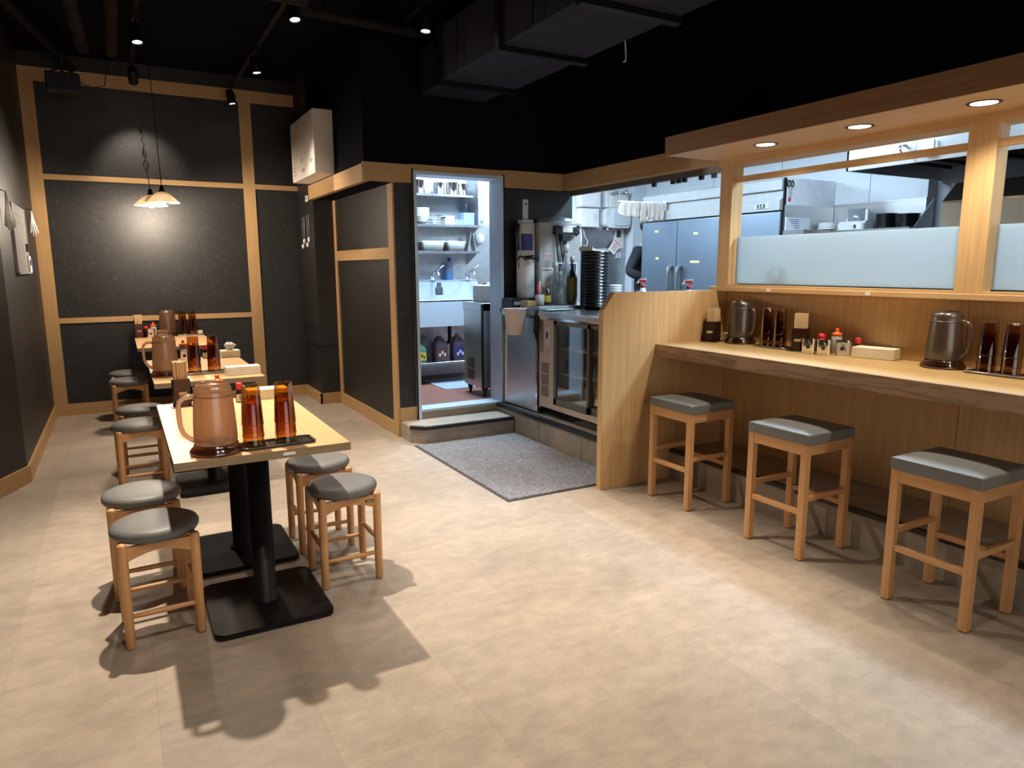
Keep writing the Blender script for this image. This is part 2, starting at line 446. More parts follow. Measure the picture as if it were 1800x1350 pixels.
# back wall frame of oak battens
T = .014
def tz(name, x0, x1, z0, z1, m=W_TRIM_Z, y=YB): return sbox(name, (x0, y-T, z0, x1, y, z1), m)
tz('trim_4', -.623, -.512, .112, 3.05); tz('trim_5', 1.211, 1.326, .112, 3.05)
tz('trim_6', -.623, 1.757, 3.05, 3.168, W_TRIM_X)
tz('trim_7', -.512, 1.211, 2.202, 2.25, W_TRIM_X); tz('trim_8', 1.326, 1.757, 2.202, 2.25, W_TRIM_X)
tz('trim_9', -.512, 1.211, .885, .935, W_TRIM_X)
bm = bmesh.new(); box(bm, -.623, YB-.018, 0, 1.757, YB, .112); struct('baseboard_back', bm, W_TRIM_X)
# side (passage) wall frame
bm = bmesh.new(); box(bm, XP-.014, 5.435, .112, XP, 5.555, 2.056); struct('trim_10', bm, W_TRIM_Z)
bm = bmesh.new(); box(bm, XP-.014, 7.10, .112, XP, 7.19, 2.056); struct('trim_11', bm, W_TRIM_Z)
bm = bmesh.new(); box(bm, XP-.014, 5.555, 1.465, XP, 7.10, 1.56); struct('trim_12', bm, W_TRIM_Y)
bm = bmesh.new(); box(bm, XP-.018, 5.435, 0, XP, 7.2, .112); struct('baseboard_passage', bm, W_TRIM_Y)
bm = bmesh.new(); box(bm, 1.757-.016, 7.184, 0, 1.757, YB-.018, .112); box(bm, 1.741, 7.184, 0, XP-.018, 7.2, .112)
struct('baseboard_column', bm, W_TRIM_Y)
bm = bmesh.new(); box(bm, XP-.0, YD-.016, .137, 2.118, YD, .245); struct('baseboard_doorway', bm, W_TRIM_X)
bm = bmesh.new(); box(bm, 2.93, YD-.012, .2, 2.955, YD, .30); struct('baseboard_kitchen_side', bm, W_TRIM_X)
bm = bmesh.new()
for (a, b) in zip(LW, LW[1:]):
    d = Vector((b[0]-a[0], b[1]-a[1])).normalized(); n = Vector((d.y, -d.x))*.016
    prism(bm, [a, b, (b[0]+n.x, b[1]+n.y), (a[0]+n.x, a[1]+n.y)], 0, .112)
struct('baseboard_left', bm, W_TRIM_Y)
# black recessed seam boards on the column
bm = bmesh.new(); box(bm, 1.750, 7.193, .60, 1.757, YB-.03, .608); box(bm, 1.750, 7.193, .60, XP-.02, 7.2, .608); box(bm, 1.75, 7.2, .78, 1.757, YB-.03, .788)
struct('trim_13', bm, M_BLKPL)

# step and raised plinths with black nosing
SP = [(XP, YD), (XP-.005, 5.20), (2.06, 5.10), (2.855, 5.10), (2.855, YD)]
t = thing('entry_step', 'low tiled step with clipped corner and black nosing below kitchen doorway', 'step', (2.4, 5.25, 0))
bm = bmesh.new(); prism(bm, [(x-2.4, y-5.25) for x, y in SP], 0, .133); part('step_block', bm, M_RISER, t)
bm = bmesh.new(); prism(bm, [(x-2.4, y-5.25) for x, y in [(XP+.02, YD), (XP+.017, 5.215), (2.068, 5.125), (2.855, 5.125), (2.855, YD)]], .133, .1365); part('tread', bm, M_FLOOR, t)
NP = [(XP-.012, 5.195), (2.057, 5.093), (2.855, 5.093), (2.855, 5.125), (2.068, 5.125), (XP+.017, 5.215)]
bm = bmesh.new(); prism(bm, [(x-2.4, y-5.25) for x, y in NP], .112, .139); part('nosing', bm, M_NOSE, t)

bm = bmesh.new()
box(bm, 2.1, YD, 0, 6.0, 7.25, .2); box(bm, 3.6, .8, 0, 6.0, YD, .2)
struct('floor_kitchen', bm, M_KFLOOR)
t = thing('raised_plinth', 'grey tiled plinth with black nosing under the steel counter', 'plinth', (3.23, 4.4, 0))
bm = bmesh.new(); box(bm, 2.864-3.23, 3.5-4.4, 0, 3.6-3.23, YD-4.4, .205); part('plinth_block', bm, M_RISER, t)
bm = bmesh.new(); box(bm, 2.856-3.23, 3.5-4.4, .180, 2.900-3.23, YD-4.4, .209); part('nosing', bm, M_NOSE, t)
bm = bmesh.new()
for y in (4.70, 4.10): box(bm, 2.8625-3.23, y-4.4-.0015, 0, 2.866-3.23, y-4.4+.0015, .18)
part('tile_joint', bm, M_BLKPL, t)
t = thing('footrest_plinth', 'grey tiled footrest ledge with black nosing beneath the wooden counter', 'plinth', (3.36, 1.9, 0))
bm = bmesh.new(); box(bm, 3.13-3.36, .5-1.9, 0, 3.6-3.36, 3.45-1.9, .195); part('plinth_block', bm, M_RISER, t)
bm = bmesh.new(); box(bm, 3.122-3.36, .5-1.9, .178, 3.16-3.36, 3.45-1.9, .199); part('nosing', bm, M_NOSE, t)

# door frame of steel
t = struct('door_1', (lambda b: (box(b, 2.112, YD-.036, .137, 2.142, YD+.16, 2.158), b)[1])(bmesh.new()), M_SINK)
for nm, b in (('door_frame', (2.905, YD-.036, .205, 2.932, YD+.18, 2.158)), ('door_frame', (2.142, YD-.032, 2.13, 2.905, YD+.16, 2.158)), ('threshold', (2.142, YD-.02, .195, 2.905, YD+.16, .214))):
    bm = bmesh.new(); box(bm, *b); part(nm, bm, M_SINK, t)
for x in (2.106, 2.930):
    bm = bmesh.new(); box(bm, x, YD-.040, .14, x+.009, YD-.030, 2.17); part('frame_edge', bm, M_BLKMET, t)
bm = bmesh.new(); box(bm, 2.13, YD-.014, .1365, 2.9, YD, .196); part('riser', bm, M_RISER, t)

# ------------------------------------------------------------------ counter side
sbox('wall_counter_panel', (3.58, 1.889, .195, 3.62, 2.874, 1.238), W_V)
sbox('wall_counter_panel_far', (3.58, 2.876, .195, 3.62, 3.452, 1.238), W_V)
sbox('wall_counter_panel_near', (3.58, .45, .195, 3.62, 1.886, 1.238), W_V)
sbox('wall_counter_backing', (3.62, .45, .2, 3.66, 3.50, 1.238), M_KWALL)
bm = bmesh.new(); box(bm, 3.488, .45, 1.238, 3.66, 3.52, 1.266, .002, 1); struct('window_sill_ledge', bm, W_Y)
bm = bmesh.new(); box(bm, 3.505, .45, 1.266, 3.585, 3.37, 1.279); struct('trim_14', bm, W_Y)
sbox('trim_15', (3.504, .45, 2.036, 3.66, 3.49, 2.077), W_Y)
for nm, y0, y1 in (('trim_16', 3.369, 3.472), ('trim_17', 1.801, 1.93)):
    sbox(nm, (3.504, y0, 1.266, 3.60, y1, 2.036), W_V, bev=.001)
for nm, y0, y1 in (('trim_18', 1.93, 3.369), ('trim_19', .45, 1.801)):
    sbox(nm, (3.515, y0, 1.928, 3.545, y1, 1.963), W_Y)
def screen(y0, y1, n):
    o = struct('window_%d' % n, (lambda b: (box(b, 3.553, y0, 1.279, 3.559, y1, 1.585), b)[1])(bmesh.new()), M_FROST)
    bm = bmesh.new(); box(bm, 3.548, y0, 1.279, 3.564, y0+.006, 1.585); box(bm, 3.548, y1-.006, 1.279, 3.564, y1, 1.585); box(bm, 3.548, y0, 1.279, 3.564, y1, 1.287)
    part('window_frame', bm, M_CHROME, o)
screen(1.945, 3.352, 1); screen(.47, 1.785, 2)
for y in (3.02, 2.36):
    bm = bmesh.new(); cbox(bm, 0, 0, 0, .003, .028, .016); bm2 = bm
    o = single('number_sticker', bm, M_PAPER, 'tiny white square sticker on the oak ledge above the %s pitcher' % ('taller-looking far' if y > 3 else 'row of steel jars and'), 'sticker', (3.4868, y, 1.252))
    o['label'] = 'tiny white sticker on ledge edge beside the oak post, above tumbler stacks' if y > 3 else 'tiny white sticker on ledge edge above the white tissue box'

t = thing('wooden_counter', 'long oak counter with darker grained front edge along kitchen screen', 'counter', (3.28, 1.95, .83))
bm = bmesh.new(); box(bm, 2.995-3.28, .45-1.95, .004, 3.58-3.28, 3.452-1.95, .08, .001, 1); part('worktop', bm, W_CTOP, t)
bm = bmesh.new(); box(bm, 2.976-3.28, .45-1.95, 0, 2.995-3.28, 3.452-1.95, .0795, .002, 1); part('front_edge', bm, W_CEDGE, t)
# end partition with clipped top corner
bm = bmesh.new()
pl = [(2.56, 0), (3.60, 0), (3.60, 1.242), (2.642, 1.242), (2.56, 1.136)]
cx = 3.0; prism(bm, [(x-cx, z) for x, z in pl], -.022, .022, 'xz')
single('divider_panel', bm, W_V, 'upright oak divider panel with clipped top corner between steel counter and stools', 'partition', (cx, 3.474, 0))
# soffit with downlights
o = thing('counter_canopy', 'boxed oak canopy projecting over the wooden counter', 'canopy', (3.30, 1.95, 2.077))
bm = bmesh.new(); box(bm, 3.052-3.30, .45-1.95, 0, 3.55-3.30, 3.49-1.95, .109); part('soffit_box', bm, W_Y, o)
bm = bmesh.new(); box(bm, 3.04-3.30, .45-1.95, -.001, 3.052-3.30, 3.492-1.95, .110); part('fascia', bm, W_DARKB, o)
for i, y in enumerate((2.90, 2.32, 1.745, .95)):
    lab = ['recessed round downlight in canopy, closest to the beam end', 'recessed round downlight in canopy above the frosted screen middle', 'recessed round downlight in canopy in front of the wide oak post', 'recessed round downlight at near end of canopy'][i]
    t = thing('ceiling_downlight', lab, 'downlight', (3.26, y, 2.077), 0, 'downlights under the counter canopy')
    bm = bmesh.new(); lathe(bm, [(.050, -.0015), (.060, -.004), (.066, -.003), (.067, 0), (.050, 0), (.050, -.0015)], 36); part('rim', bm, M_BLKPL, t)
    bm = bmesh.new(); lathe(bm, [(0, -.0025), (.051, -.0025), (.051, -.0005), (0, -.0005)], 36); part('diffuser', bm, M_DOWN, t)
    L = bpy.data.lights.new('downlight_beam', 'SPOT'); L.energy = 31; L.color = (1.0, .89, .72); L.spot_size = math.radians(140); L.spot_blend = 1.0; L.shadow_soft_size = .035
    lo = bpy.data.objects.new('downlight_beam', L); COL.objects.link(lo); lo.parent = t; lo.location = (0, 0, -.03)

# doormat
t = thing('door_mat', 'dark grey looped mat with brown rubber border before the kitchen step', 'mat', (2.40, 4.31, 0))
x0, x1, y0, y1 = 1.945-2.40, 2.855-2.40, 3.545-4.31, 5.085-4.31
bm = bmesh.new(); box(bm, x0, y0, .0005, x1, y1, .006, .002, 1); part('rubber_border', bm, plain('brown_rubber', (.045, .032, .028), .7), t)
bm = bmesh.new(); box(bm, x0+.016, y0+.016, .004, x1-.016, y1-.016, .011, .002, 1); part('carpet_pile', bm, M_CARPET, t)

# ------------------------------------------------------------------ round stools
def make_round_stool():
    t = thing('round_stool', '', 'stool', (0, 0, 0))
    bm = bmesh.new()
    lathe(bm, [(0, .398), (.140, .398), (.150, .402), (.156, .412), (.157, .424), (.151, .436), (.135, .444), (.09, .449), (.04, .4505), (0, .451)], 48)
    part('seat', bm, M_SEAT, t)
    h = .122
    for sx in (-1, 1):
        for sy in (-1, 1):
            bm = bmesh.new()
            lathe(bm, [(0, .002), (.0145, .002), (.0165, .006), (.0178, .2), (.0180, .395), (.0165, .404), (.012, .409), (0, .411)], 20)
            lg = part('leg', bm, W_STOOL, t, (sx*h, sy*h, 0))
            bm = bmesh.new(); lathe(bm, [(0, 0), (.014, 0), (.0145, .003), (0, .003)], 16); part('foot_pad', bm, M_BLKPL, lg)
    for s in (-1, 1):
        for ax in 'xy':
            z = .125 if ax == 'x' else .188
            bm = bmesh.new(); p, q = (-h+.008), (h-.008)
            pts = [(p+(q-p)*i/6, s*h, z) if ax == 'x' else (s*h, p+(q-p)*i/6, z) for i in range(7)]
            tube(bm, pts, [.0085, .0095, .0105, .011, .0105, .0095, .0085], 14); part('stretcher', bm, W_STOOLH if ax == 'x' else W_STOOLY, t)
            # apron with arched lower edge
            bm = bmesh.new(); up = [(p, .396), (q, .396)]; n = 10
            lowr = [(q+(p-q)*i/n, .338+.030*math.sin(PI*i/n)) for i in range(n+1)]
            poly = up[:1]+[(a, b) for a, b in reversed(lowr)][0:]+up[1:]
            prism(bm, poly, s*h-.009, s*h+.009, 'xz' if ax == 'x' else 'yz'); part('apron', bm, W_STOOLH if ax == 'x' else W_STOOLY, t)
    return t
st0 = make_round_stool()
bm = bmesh.new(); cbox(bm, 0, 0, 0, .036, .002, .012); plate = bm
RS = [((.047, 2.925), .05, 'round grey stool nearest the camera, at the open corner of the closest table'),
      ((.015, 3.375), .03, 'round grey stool tucked just behind the nearest one, same side of the table'),
      ((.812, 3.050), 0, 'round grey stool with small maker plate, facing the doormat side of nearest table'),
      ((.815, 3.500), 0, 'round grey stool behind the one with the maker plate'),
      ((.045, 4.94), .06, 'round grey stool beside the second table, its nearer end'),
      ((.066, 5.47), .02, 'round grey stool mostly hidden under the second table'),
      ((.015, 6.93), .04, 'round grey stool beside the farthest table, its nearer end'),
      ((.012, 7.45), 0, 'round grey stool against far wall, only seat showing')]
for i, ((x, y), rz, lab) in enumerate(RS):
    if i == 0:
        st0.location = (x, y, 0); st0.rotation_euler = (0, 0, rz); st0['label'] = lab; st0['group'] = 'round stools around the tables'; o = st0
    else: o = dup(st0, (x, y, 0), rz, lab, 'round stools around the tables')
    if i == 2:
        part('maker_plate', plate, M_BLKPL, o, (.085, -.132, .375))
        bm = bmesh.new(); cbox(bm, 0, 0, 0, .024, .0012, .0035); part('plate_lettering', bm, M_WHITEMET, o, (.085, -.1335, .375))

# ------------------------------------------------------------------ square counter stools
def make_square_stool():
    t = thing('counter_stool', '', 'stool'); a, b = .170, .175; w = .034
    bm = bmesh.new()
    poly = rrect(.352, .362, .014, 4); N = len(poly)
    def ring(z, s): return [bm.verts.new((x*s, y*s, z)) for x, y in poly]
    lv = [(.572, .99), (.575, 1.0), (.614, 1.0), (.619, .992)]
    rs = [ring(z, s) for z, s in lv]
    # domed top
    for s, z in ((.90, .6235), (.75, .628), (.5, .6315), (.25, .633)): rs.append(ring(z, s))
    for A, B in zip(rs, rs[1:]):
        for i in range(N):
            j = (i+1) % N; f = bm.faces.new((A[i], A[j], B[j], B[i])); f.smooth = (A is rs[3] or B is not rs[1] and B is not rs[2] and B is not rs[3])
    bm.faces.new(rs[-1]).smooth = True; bm.faces.new(rs[0])
    part('seat', bm, M_SEATB, t)
    for sx in (-1, 1):
        for sy in (-1, 1):
            bm = bmesh.new(); cx, cy = sx*(a-w/2), sy*(b-w/2)
            box(bm, -w/2, -w/2, .004, w/2, w/2, .572, .002, 2); lg = part('leg', bm, W_STOOL, t, (cx, cy, 0))
            bm = bmesh.new(); cbox(bm, 0, 0, .002, .026, .026, .004); part('foot_pad', bm, M_BLKPL, lg)
    for s in (-1, 1):
        bm = bmesh.new(); cbox(bm, s*(a-.014), 0, .545, .020, 2*b-2*w+.004, .054, .001, 1); part('apron', bm, W_STOOLY, t)
        bm = bmesh.new(); cbox(bm, 0, s*(b-.014), .545, 2*a-2*w+.004, .020, .054, .001, 1); part('apron', bm, W_STOOLH, t)
        bm = bmesh.new(); cbox(bm, s*(a-.017), 0, .235, .020, 2*b-2*w+.004, .026, .002, 1); part('stretcher', bm, W_STOOLY, t)
        bm = bmesh.new(); cbox(bm, 0, s*(b-.017), .302, 2*a-2*w+.004, .020, .026, .002, 1); part('stretcher', bm, W_STOOLH, t)
    return t
sq0 = make_square_stool()
SQ = [((2.932, 3.06), 'square grey wooden stool at the counter, right beside the oak divider panel'),
      ((2.915, 2.275), 'square grey wooden stool at the counter, middle of the three'),
      ((2.905, 1.508), 'square grey wooden stool at the counter, closest to the camera')]
for i, ((x, y), lab) in enumerate(SQ):
    if i == 0: sq0.location = (x, y, 0); sq0['label'] = lab; sq0['group'] = 'square stools along the counter'
    else: dup(sq0, (x, y, 0), 0, lab, 'square stools along the counter')

# ------------------------------------------------------------------ tables
TT = .735
def make_table():
    t = thing('pedestal_table', '', 'table')
    bm = bmesh.new(); box(bm, -.3075, -.5985, TT-.030, .3075, .5985, TT, .0008, 1); part('tabletop', bm, W_TOP, t)
    for nm, y in (('edge_band', -.5995), ('edge_band', .5995)):
        bm = bmesh.new(); cbox(bm, 0, y, TT-.015, .618, .003, .030); part(nm, bm, W_EDGE, t)
    for nm, x in (('edge_band', -.302), ('edge_band', .302)):
        bm = bmesh.new(); cbox(bm, x*1.02, 0, TT-.015, .002, 1.198, .030); part(nm, bm, W_EDGE, t)
    for y in (-.272, .36):
        bm = bmesh.new(); ps = rrect(.455, .50, .035, 6); prism(bm, ps, .004, .024)
        bmesh.ops.bevel(bm, geom=[e for e in bm.edges if abs(e.verts[0].co.z-.024) < 1e-5 and abs(e.verts[1].co.z-.024) < 1e-5], offset=.005, segments=2, affect='EDGES')
        bp = part('base_plate', bm, M_BLKMET, t, (.012, y, 0))
        bm = bmesh.new(); lathe(bm, [(0, .022), (.058, .022), (.058, .030), (.0445, .034), (.0440, .688), (0, .688)], 36); part('pole', bm, M_BLKMET, t, (.012, y, 0))
        bm = bmesh.new(); cbox(bm, 0, 0, .6955, .34, .34, .018, .002, 1); part('top_bracket', bm, M_BLKMET, t, (.012, y*.95, 0))
    return t
tb0 = make_table()
TBL = [((.425, 3.20), 'oak-topped table with black pedestals, nearest of the three, its whole near edge in view'),
       ((.445, 5.11), 'oak-topped table with black pedestals standing between the nearest and farthest tables'),
       ((.407, 7.215), 'oak-topped table with black pedestals pushed against the far wall')]
for i, ((x, y), lab) in enumerate(TBL):
    if i == 0: tb0.location = (x, y, 0); tb0['label'] = lab; tb0['group'] = 'pedestal tables in a row'
    else: dup(tb0, (x, y, 0), 0, lab, 'pedestal tables in a row')
# ------------------------------------------------------------------ pitchers
def make_pitcher(mb, mh, mf, s=1.0):
    t = thing('water_pitcher', '', 'pitcher')
    bm = bmesh.new()
    outer = [(0, .030), (.062, .030), (.071, .036), (.0745, .050), (.0735, .10), (.069, .17), (.0655, .220), (.0635, .238), (.056, .250), (.050, .254)]
    inner = [(.046, .252), (.044, .248), (0, .247)]
    lathe(bm, [(r*s, z*s) for r, z in outer+inner], 48)
    part('body', bm, mb, t)
    bm = bmesh.new()
    lathe(bm, [(.0668*s, .209*s), (.0685*s, .211*s), (.0685*s, .2135*s), (.0665*s, .215*s)], 48)
    lathe(bm, [(.048*s, .2535*s), (.0505*s, .2570*s), (.045*s, .2575*s), (.043*s, .250*s)], 48); part('lid_ring', bm, mb, t)
    bm = bmesh.new(); rings = []; n = 64
    prof = [(0, .001), (.080, .001), (.0885, .004), (.090, .010), (.084, .020), (.076, .028), (.077, .033), (.075, .037), (.066, .038), (0, .038)]
    for r, z in prof:
        rings.append([bm.verts.new(((r+(.0022 if r > .083 and i % 2 else 0))*s*math.cos(2*PI*i/n), (r+(.0022 if r > .083 and i % 2 else 0))*s*math.sin(2*PI*i/n), z*s)) for i in range(n)] if r else [bm.verts.new((0, 0, z*s))])
    for a, b in zip(rings, rings[1:]):
        for i in range(n):
            j = (i+1) % n
            if len(a) == 1: bm.faces.new((a[0], b[j], b[i]))
            elif len(b) == 1: bm.faces.new((a[i], a[j], b[0]))
            else: bm.faces.new((a[i], a[j], b[j], b[i])).smooth = True
    part('foot', bm, mf, t)
    bm = bmesh.new()
    pts = [(-.058, 0, .213), (-.082, 0, .215), (-.100, 0, .211), (-.113, 0, .199), (-.1175, 0, .180), (-.117, 0, .145), (-.115, 0, .110), (-.107, 0, .085), (-.094, 0, .069), (-.080, 0, .059), (-.068, 0, .053)]
    tube(bm, [(x*s, y*s, z*s) for x, y, z in pts], [.009*s, .0095*s]+[.0085*s]*(len(pts)-4)+[.0095*s, .010*s], 14)
    part('handle', bm, mh, t)
    return t
pi0 = make_pitcher(M_PITCH, M_PITCHH, M_PITCHB); pi1 = make_pitcher(M_PITCHC, M_PITCHCH, M_PITCHB, 1.06)
def put(o, loc, rz, lab, grp, first=[]):
    if o.name not in first:
        first.append(o.name); o.location = loc; o.rotation_euler = (0, 0, rz); o['label'] = lab; o['group'] = grp; return o
    return dup(o, loc, rz, lab, grp)
G = 'water pitchers'
put(pi0, (.266, 2.695, TT), .12, 'frosted brown water pitcher on the nearest table, largest in view', G)
put(pi0, (0.2186, 4.8246, TT), .08, 'frosted brown water pitcher on the middle table of the row', G)
put(pi0, (.393, 7.66, TT), PI+.9, 'frosted brown water pitcher on the farthest table by the wall', G)
put(pi1, (3.470, 3.205, .91), PI/2-.15, 'smoky brown water pitcher on the counter beside the divider panel end', G)
put(pi1, (3.470, 1.925, .91), PI/2-.15, 'smoky brown water pitcher on the counter beside the white tissue box', G)

# ------------------------------------------------------------------ tumblers, stacked upside down
def tumbler(mat):
    bm = bmesh.new()
    lathe(bm, [(.0405, 0), (.0412, .002), (.0410, .006), (.0395, .012), (.0322, .150), (.0300, .154), (0, .154)], 40)
    lathe(bm, [(.0405, 0), (.0385, .004), (.0306, .146), (.028, .149), (0, .149)], 40)
    o = part('tumbler', bm, mat); o['category'] = 'tumbler'; return o
cupA, cupB = tumbler(M_AMBER), tumbler(M_AMBERC)
STK = [((.398, 2.712, TT+.006), 'A', 'in stack on nearest table, beside the pitcher', 'nearest table stack beside pitcher'),
       ((.515, 2.706, TT+.006), 'A', 'in stack on nearest table, at the tray end away from pitcher', 'nearest table stack at tray end'),
       ((0.3819, 4.8246, TT+.006), 'A', 'in stack on middle table, beside the pitcher', 'middle table stack beside pitcher'),
       ((0.4989, 4.8348, TT+.006), 'A', 'in stack on middle table, closer to the napkins', 'middle table stack by napkins'),
       ((.532, 7.69, TT+.006), 'A', 'in stack on farthest table, beside the pitcher', 'farthest table stack beside pitcher'),
       ((.622, 7.70, TT+.006), 'A', 'in stack on farthest table, away from the pitcher', 'farthest table stack away from pitcher'),
       ((3.445, 2.975, .917), 'B', 'stacked on far counter tray near the pitcher', 'far counter stack by pitcher'),
       ((3.450, 2.882, .917), 'B', 'stacked on far counter tray near chopstick holder', 'far counter stack by chopsticks'),
       ((3.440, 1.715, .917), 'B', 'stacked on near counter tray near the pitcher', 'near counter stack by pitcher'),
       ((3.440, 1.612, .917), 'B', 'stacked on near counter tray at the picture edge', 'near counter stack at picture edge')]
used = set()
for (x, y, z), k, where, grp in STK:
    src = cupA if k == 'A' else cupB
    for lv, (dz, w) in enumerate(((0, 'bottom'), (.034, 'middle'), (.078, 'top'))):
        if src.name not in used: o = src; used.add(src.name)
        else: o = src.copy(); COL.objects.link(o)
        o.location = (x, y, z+dz); o.rotation_euler = (0, 0, .3*lv)
        o['label'] = '%s upturned amber tumbler %s' % (w, where); o['category'] = 'tumbler'; o['group'] = 'amber tumblers, '+grp
# trays
def tray(L, W, mat, loc, rz, lab):
    t = thing('drip_tray', lab, 'tray', loc, rz, 'trays under the tumblers')
    bm = bmesh.new(); prism(bm, rrect(L, W, .02, 5), .0008, .005); part('tray_floor', bm, mat, t)
    bm = bmesh.new()
    pts = [(x, y, .008) for x, y in rrect(L, W, .02, 5)]
    tube(bm, pts, .0045, 8, closed=True); part('tray_rim', bm, mat, t)
    bm = bmesh.new()
    for i in range(13):
        cbox(bm, -L*.42+i*L*.07, 0, .0058, .003, W*.62, .002)
    part('drain_ribs', bm, M_CHROME, t)
tray(.265, .105, M_TRAYD, (.482, 2.705, TT), .05, 'dark drip tray under tumblers on the nearest table')
tray(.250, .105, M_TRAY, (0.4517, 4.8246, TT), .04, 'metal drip tray under tumblers on the middle table')
tray(.235, .100, M_TRAY, (.590, 7.69, TT), 0, 'metal drip tray under tumblers on the farthest table')
tray(.235, .105, M_TRAY, (3.448, 2.925, .91), PI/2, 'pewter drip tray on counter between pitcher and chopstick holder')
tray(.265, .110, M_TRAY, (3.440, 1.655, .91), PI/2, 'pewter drip tray on counter at the picture edge')

# ------------------------------------------------------------------ chopstick holders
def make_holder(mat):
    t = thing('chopstick_holder', '', 'holder')
    bm = bmesh.new(); a = .038; w = .003
    box(bm, -a, -a, .004, a, -a+w, .132); box(bm, -a, a-w, .004, a, a, .132); box(bm, -a, -a, .004, -a+w, a, .132); box(bm, a-w, -a, .004, a, a, .132); box(bm, -a, -a, .004, a, a, .008)
    part('box', bm, mat, t)
    bm = bmesh.new(); cbox(bm, 0, -.012, .002, .108, .125, .004, .001, 1); part('base_plate', bm, mat, t)
    bm = bmesh.new(); box(bm, -.020, -.064, .004, .020, -.0385, .058); part('toothpick_box', bm, mat, t)
    bm = bmesh.new()
    for i in range(9):
        for j in range(4): cyl(bm, (-.0155+i*.0039, -.060+j*.006, .010), .0016, .058+.002*((i*7+j*3) % 3), 6)
    tp = part('toothpicks', bm, W_CHOP, t); tp['kind'] = 'stuff'
    return t
h0, h1 = make_holder(M_MAROON), make_holder(M_MAROON2)
bm = bmesh.new(); box(bm, -.0052, -.0024, 0, -.0004, .0024, .205); box(bm, .0004, -.0024, 0, .0052, .0024, .205); box(bm, -.0006, -.0024, .0, .0006, .0024, .04)
stick = part('disposable_chopsticks', bm, W_CHOP); first = True
HL = [((0.2279, 3.7365, TT), .05, h0, 5, 10, 'on the nearest table', .0),
      ((0.2515, 5.6663, TT), .05, h0, 5, 7, 'on the middle table', .0),
      ((.140, 7.700, TT), .05, h0, 5, 6, 'on the farthest table', .035),
      ((3.405, 3.385, .91), -PI/2+.35, h1, 5, 10, 'on the counter by the divider panel', .0),
      ((3.462, 2.745, .91), -PI/2+.35, h1, 5, 11, 'on the counter beside the steel jars', .0)]
for (loc, rz, src, nx, ny, where, lean) in HL:
    put(src, loc, rz, 'maroon chopstick holder with toothpick box '+where, 'chopstick holders')
    pitch_x, pitch_y = .0125, .065/ny
    for i in range(nx):
        for j in range(ny):
            lx = (i-(nx-1)/2)*pitch_x+R.uniform(-.0008, .0008); ly = (j-(ny-1)/2)*pitch_y
            if first: o = stick; first = False
            else: o = stick.copy(); COL.objects.link(o)
            o.location = (loc[0]+lx*math.cos(rz)-ly*math.sin(rz), loc[1]+lx*math.sin(rz)+ly*math.cos(rz), loc[2]+.0085+R.uniform(0, .005))
            o.rotation_euler = (0, lean*R.uniform(-1, 1)+R.uniform(-.01, .01), rz)
            tag(o, 'pale wooden chopstick pair standing in the maroon holder '+where, 'chopsticks', 'wooden chopsticks in the holder '+where)

# ------------------------------------------------------------------ condiments
def steel_jar(loc, lab, rz=0, spoon=True, mat=None):
    t = thing('seasoning_jar', lab, 'jar', loc, rz, 'seasoning jars')
    bm = bmesh.new(); prism(bm, rrect(.072, .072, .016, 5), .001, .074); part('body', bm, mat or M_CHROME, t)
    bm = bmesh.new(); prism(bm, rrect(.075, .075, .017, 5), .074, .086)
    bmesh.ops.bevel(bm, geom=[e for e in bm.edges if e.verts[0].co.z > .085 and e.verts[1].co.z > .085], offset=.004, segments=2, affect='EDGES')
    part('lid', bm, M_CHROME, t)
    bm = bmesh.new(); cyl(bm, (0, -.0362, .040), .0115, -.0014, 20, ax='y'); part('round_label', bm, M_INK, t)
    if spoon:
        bm = bmesh.new(); tube(bm, [(.0, -.039, .077), (.012, -.0395, .055), (.026, -.0395, .034)], .0016, 6); part('spoon_handle', bm, M_CHROME, t)
    return t
def red_cap(loc, lab, body=M_SOY):
    t = thing('sauce_bottle', lab, 'bottle', loc, 0, 'red-capped sauce bottles')
    bm = bmesh.new(); lathe(bm, [(0, .001), (.021, .001), (.024, .005), (.024, .062), (.020, .072), (.0185, .078), (0, .078)], 24); part('body', bm, body, t)
    bm = bmesh.new(); lathe(bm, [(0, .077), (.022, .077), (.0235, .082), (.0215, .098), (.013, .106), (0, .108)], 24); part('cap', bm, M_RED, t)
def orange_cap(loc, lab):
    t = thing('spice_bottle', lab, 'bottle', loc, 0, 'orange-capped spice bottles')
    bm = bmesh.new(); lathe(bm, [(0, .001), (.026, .001), (.029, .006), (.029, .085), (.026, .096), (.024, .100), (0, .100)], 28); part('body', bm, M_SPICE, t)
    bm = bmesh.new(); lathe(bm, [(0, .100), (.027, .100), (.028, .104), (.027, .114), (.012, .119), (.009, .124), (.010, .131), (.0095, .137), (.005, .142), (0, .142)], 28); part('nozzle_cap', bm, M_ORANGE, t)
SOYTXT = text_mesh('醤\n油', .014)
def soy(loc, lab, rz=0, small=1.0):
    t = thing('soy_dropper', lab, 'bottle', loc, rz, 'small soy sauce bottles')
    bm = bmesh.new(); lathe(bm, [(0, .001), (.018, .001), (.021, .005), (.021, .040), (.013, .060), (.010, .066), (0, .066)], 24); part('body', bm, M_SOY, t)
    bm = bmesh.new(); lathe(bm, [(0, .065), (.013, .065), (.0165, .070), (.0165, .092), (.012, .098), (0, .099)], 20); part('cap', bm, M_RED, t)
    bm = bmesh.new(); prism(bm, [(.0218*math.cos(a), .0218*math.sin(a)) for a in [math.radians(-145+i*11) for i in range(11)]]+[(.0205*math.cos(a), .0205*math.sin(a)) for a in [math.radians(-35-i*11) for i in range(11)]], .006, .042)
    lb = part('label', bm, M_PAPER, t)
    part('lettering', SOYTXT, M_INK, lb, (0, -.0224, .024), (PI/2, 0, 0))
G1 = 'on nearest table'
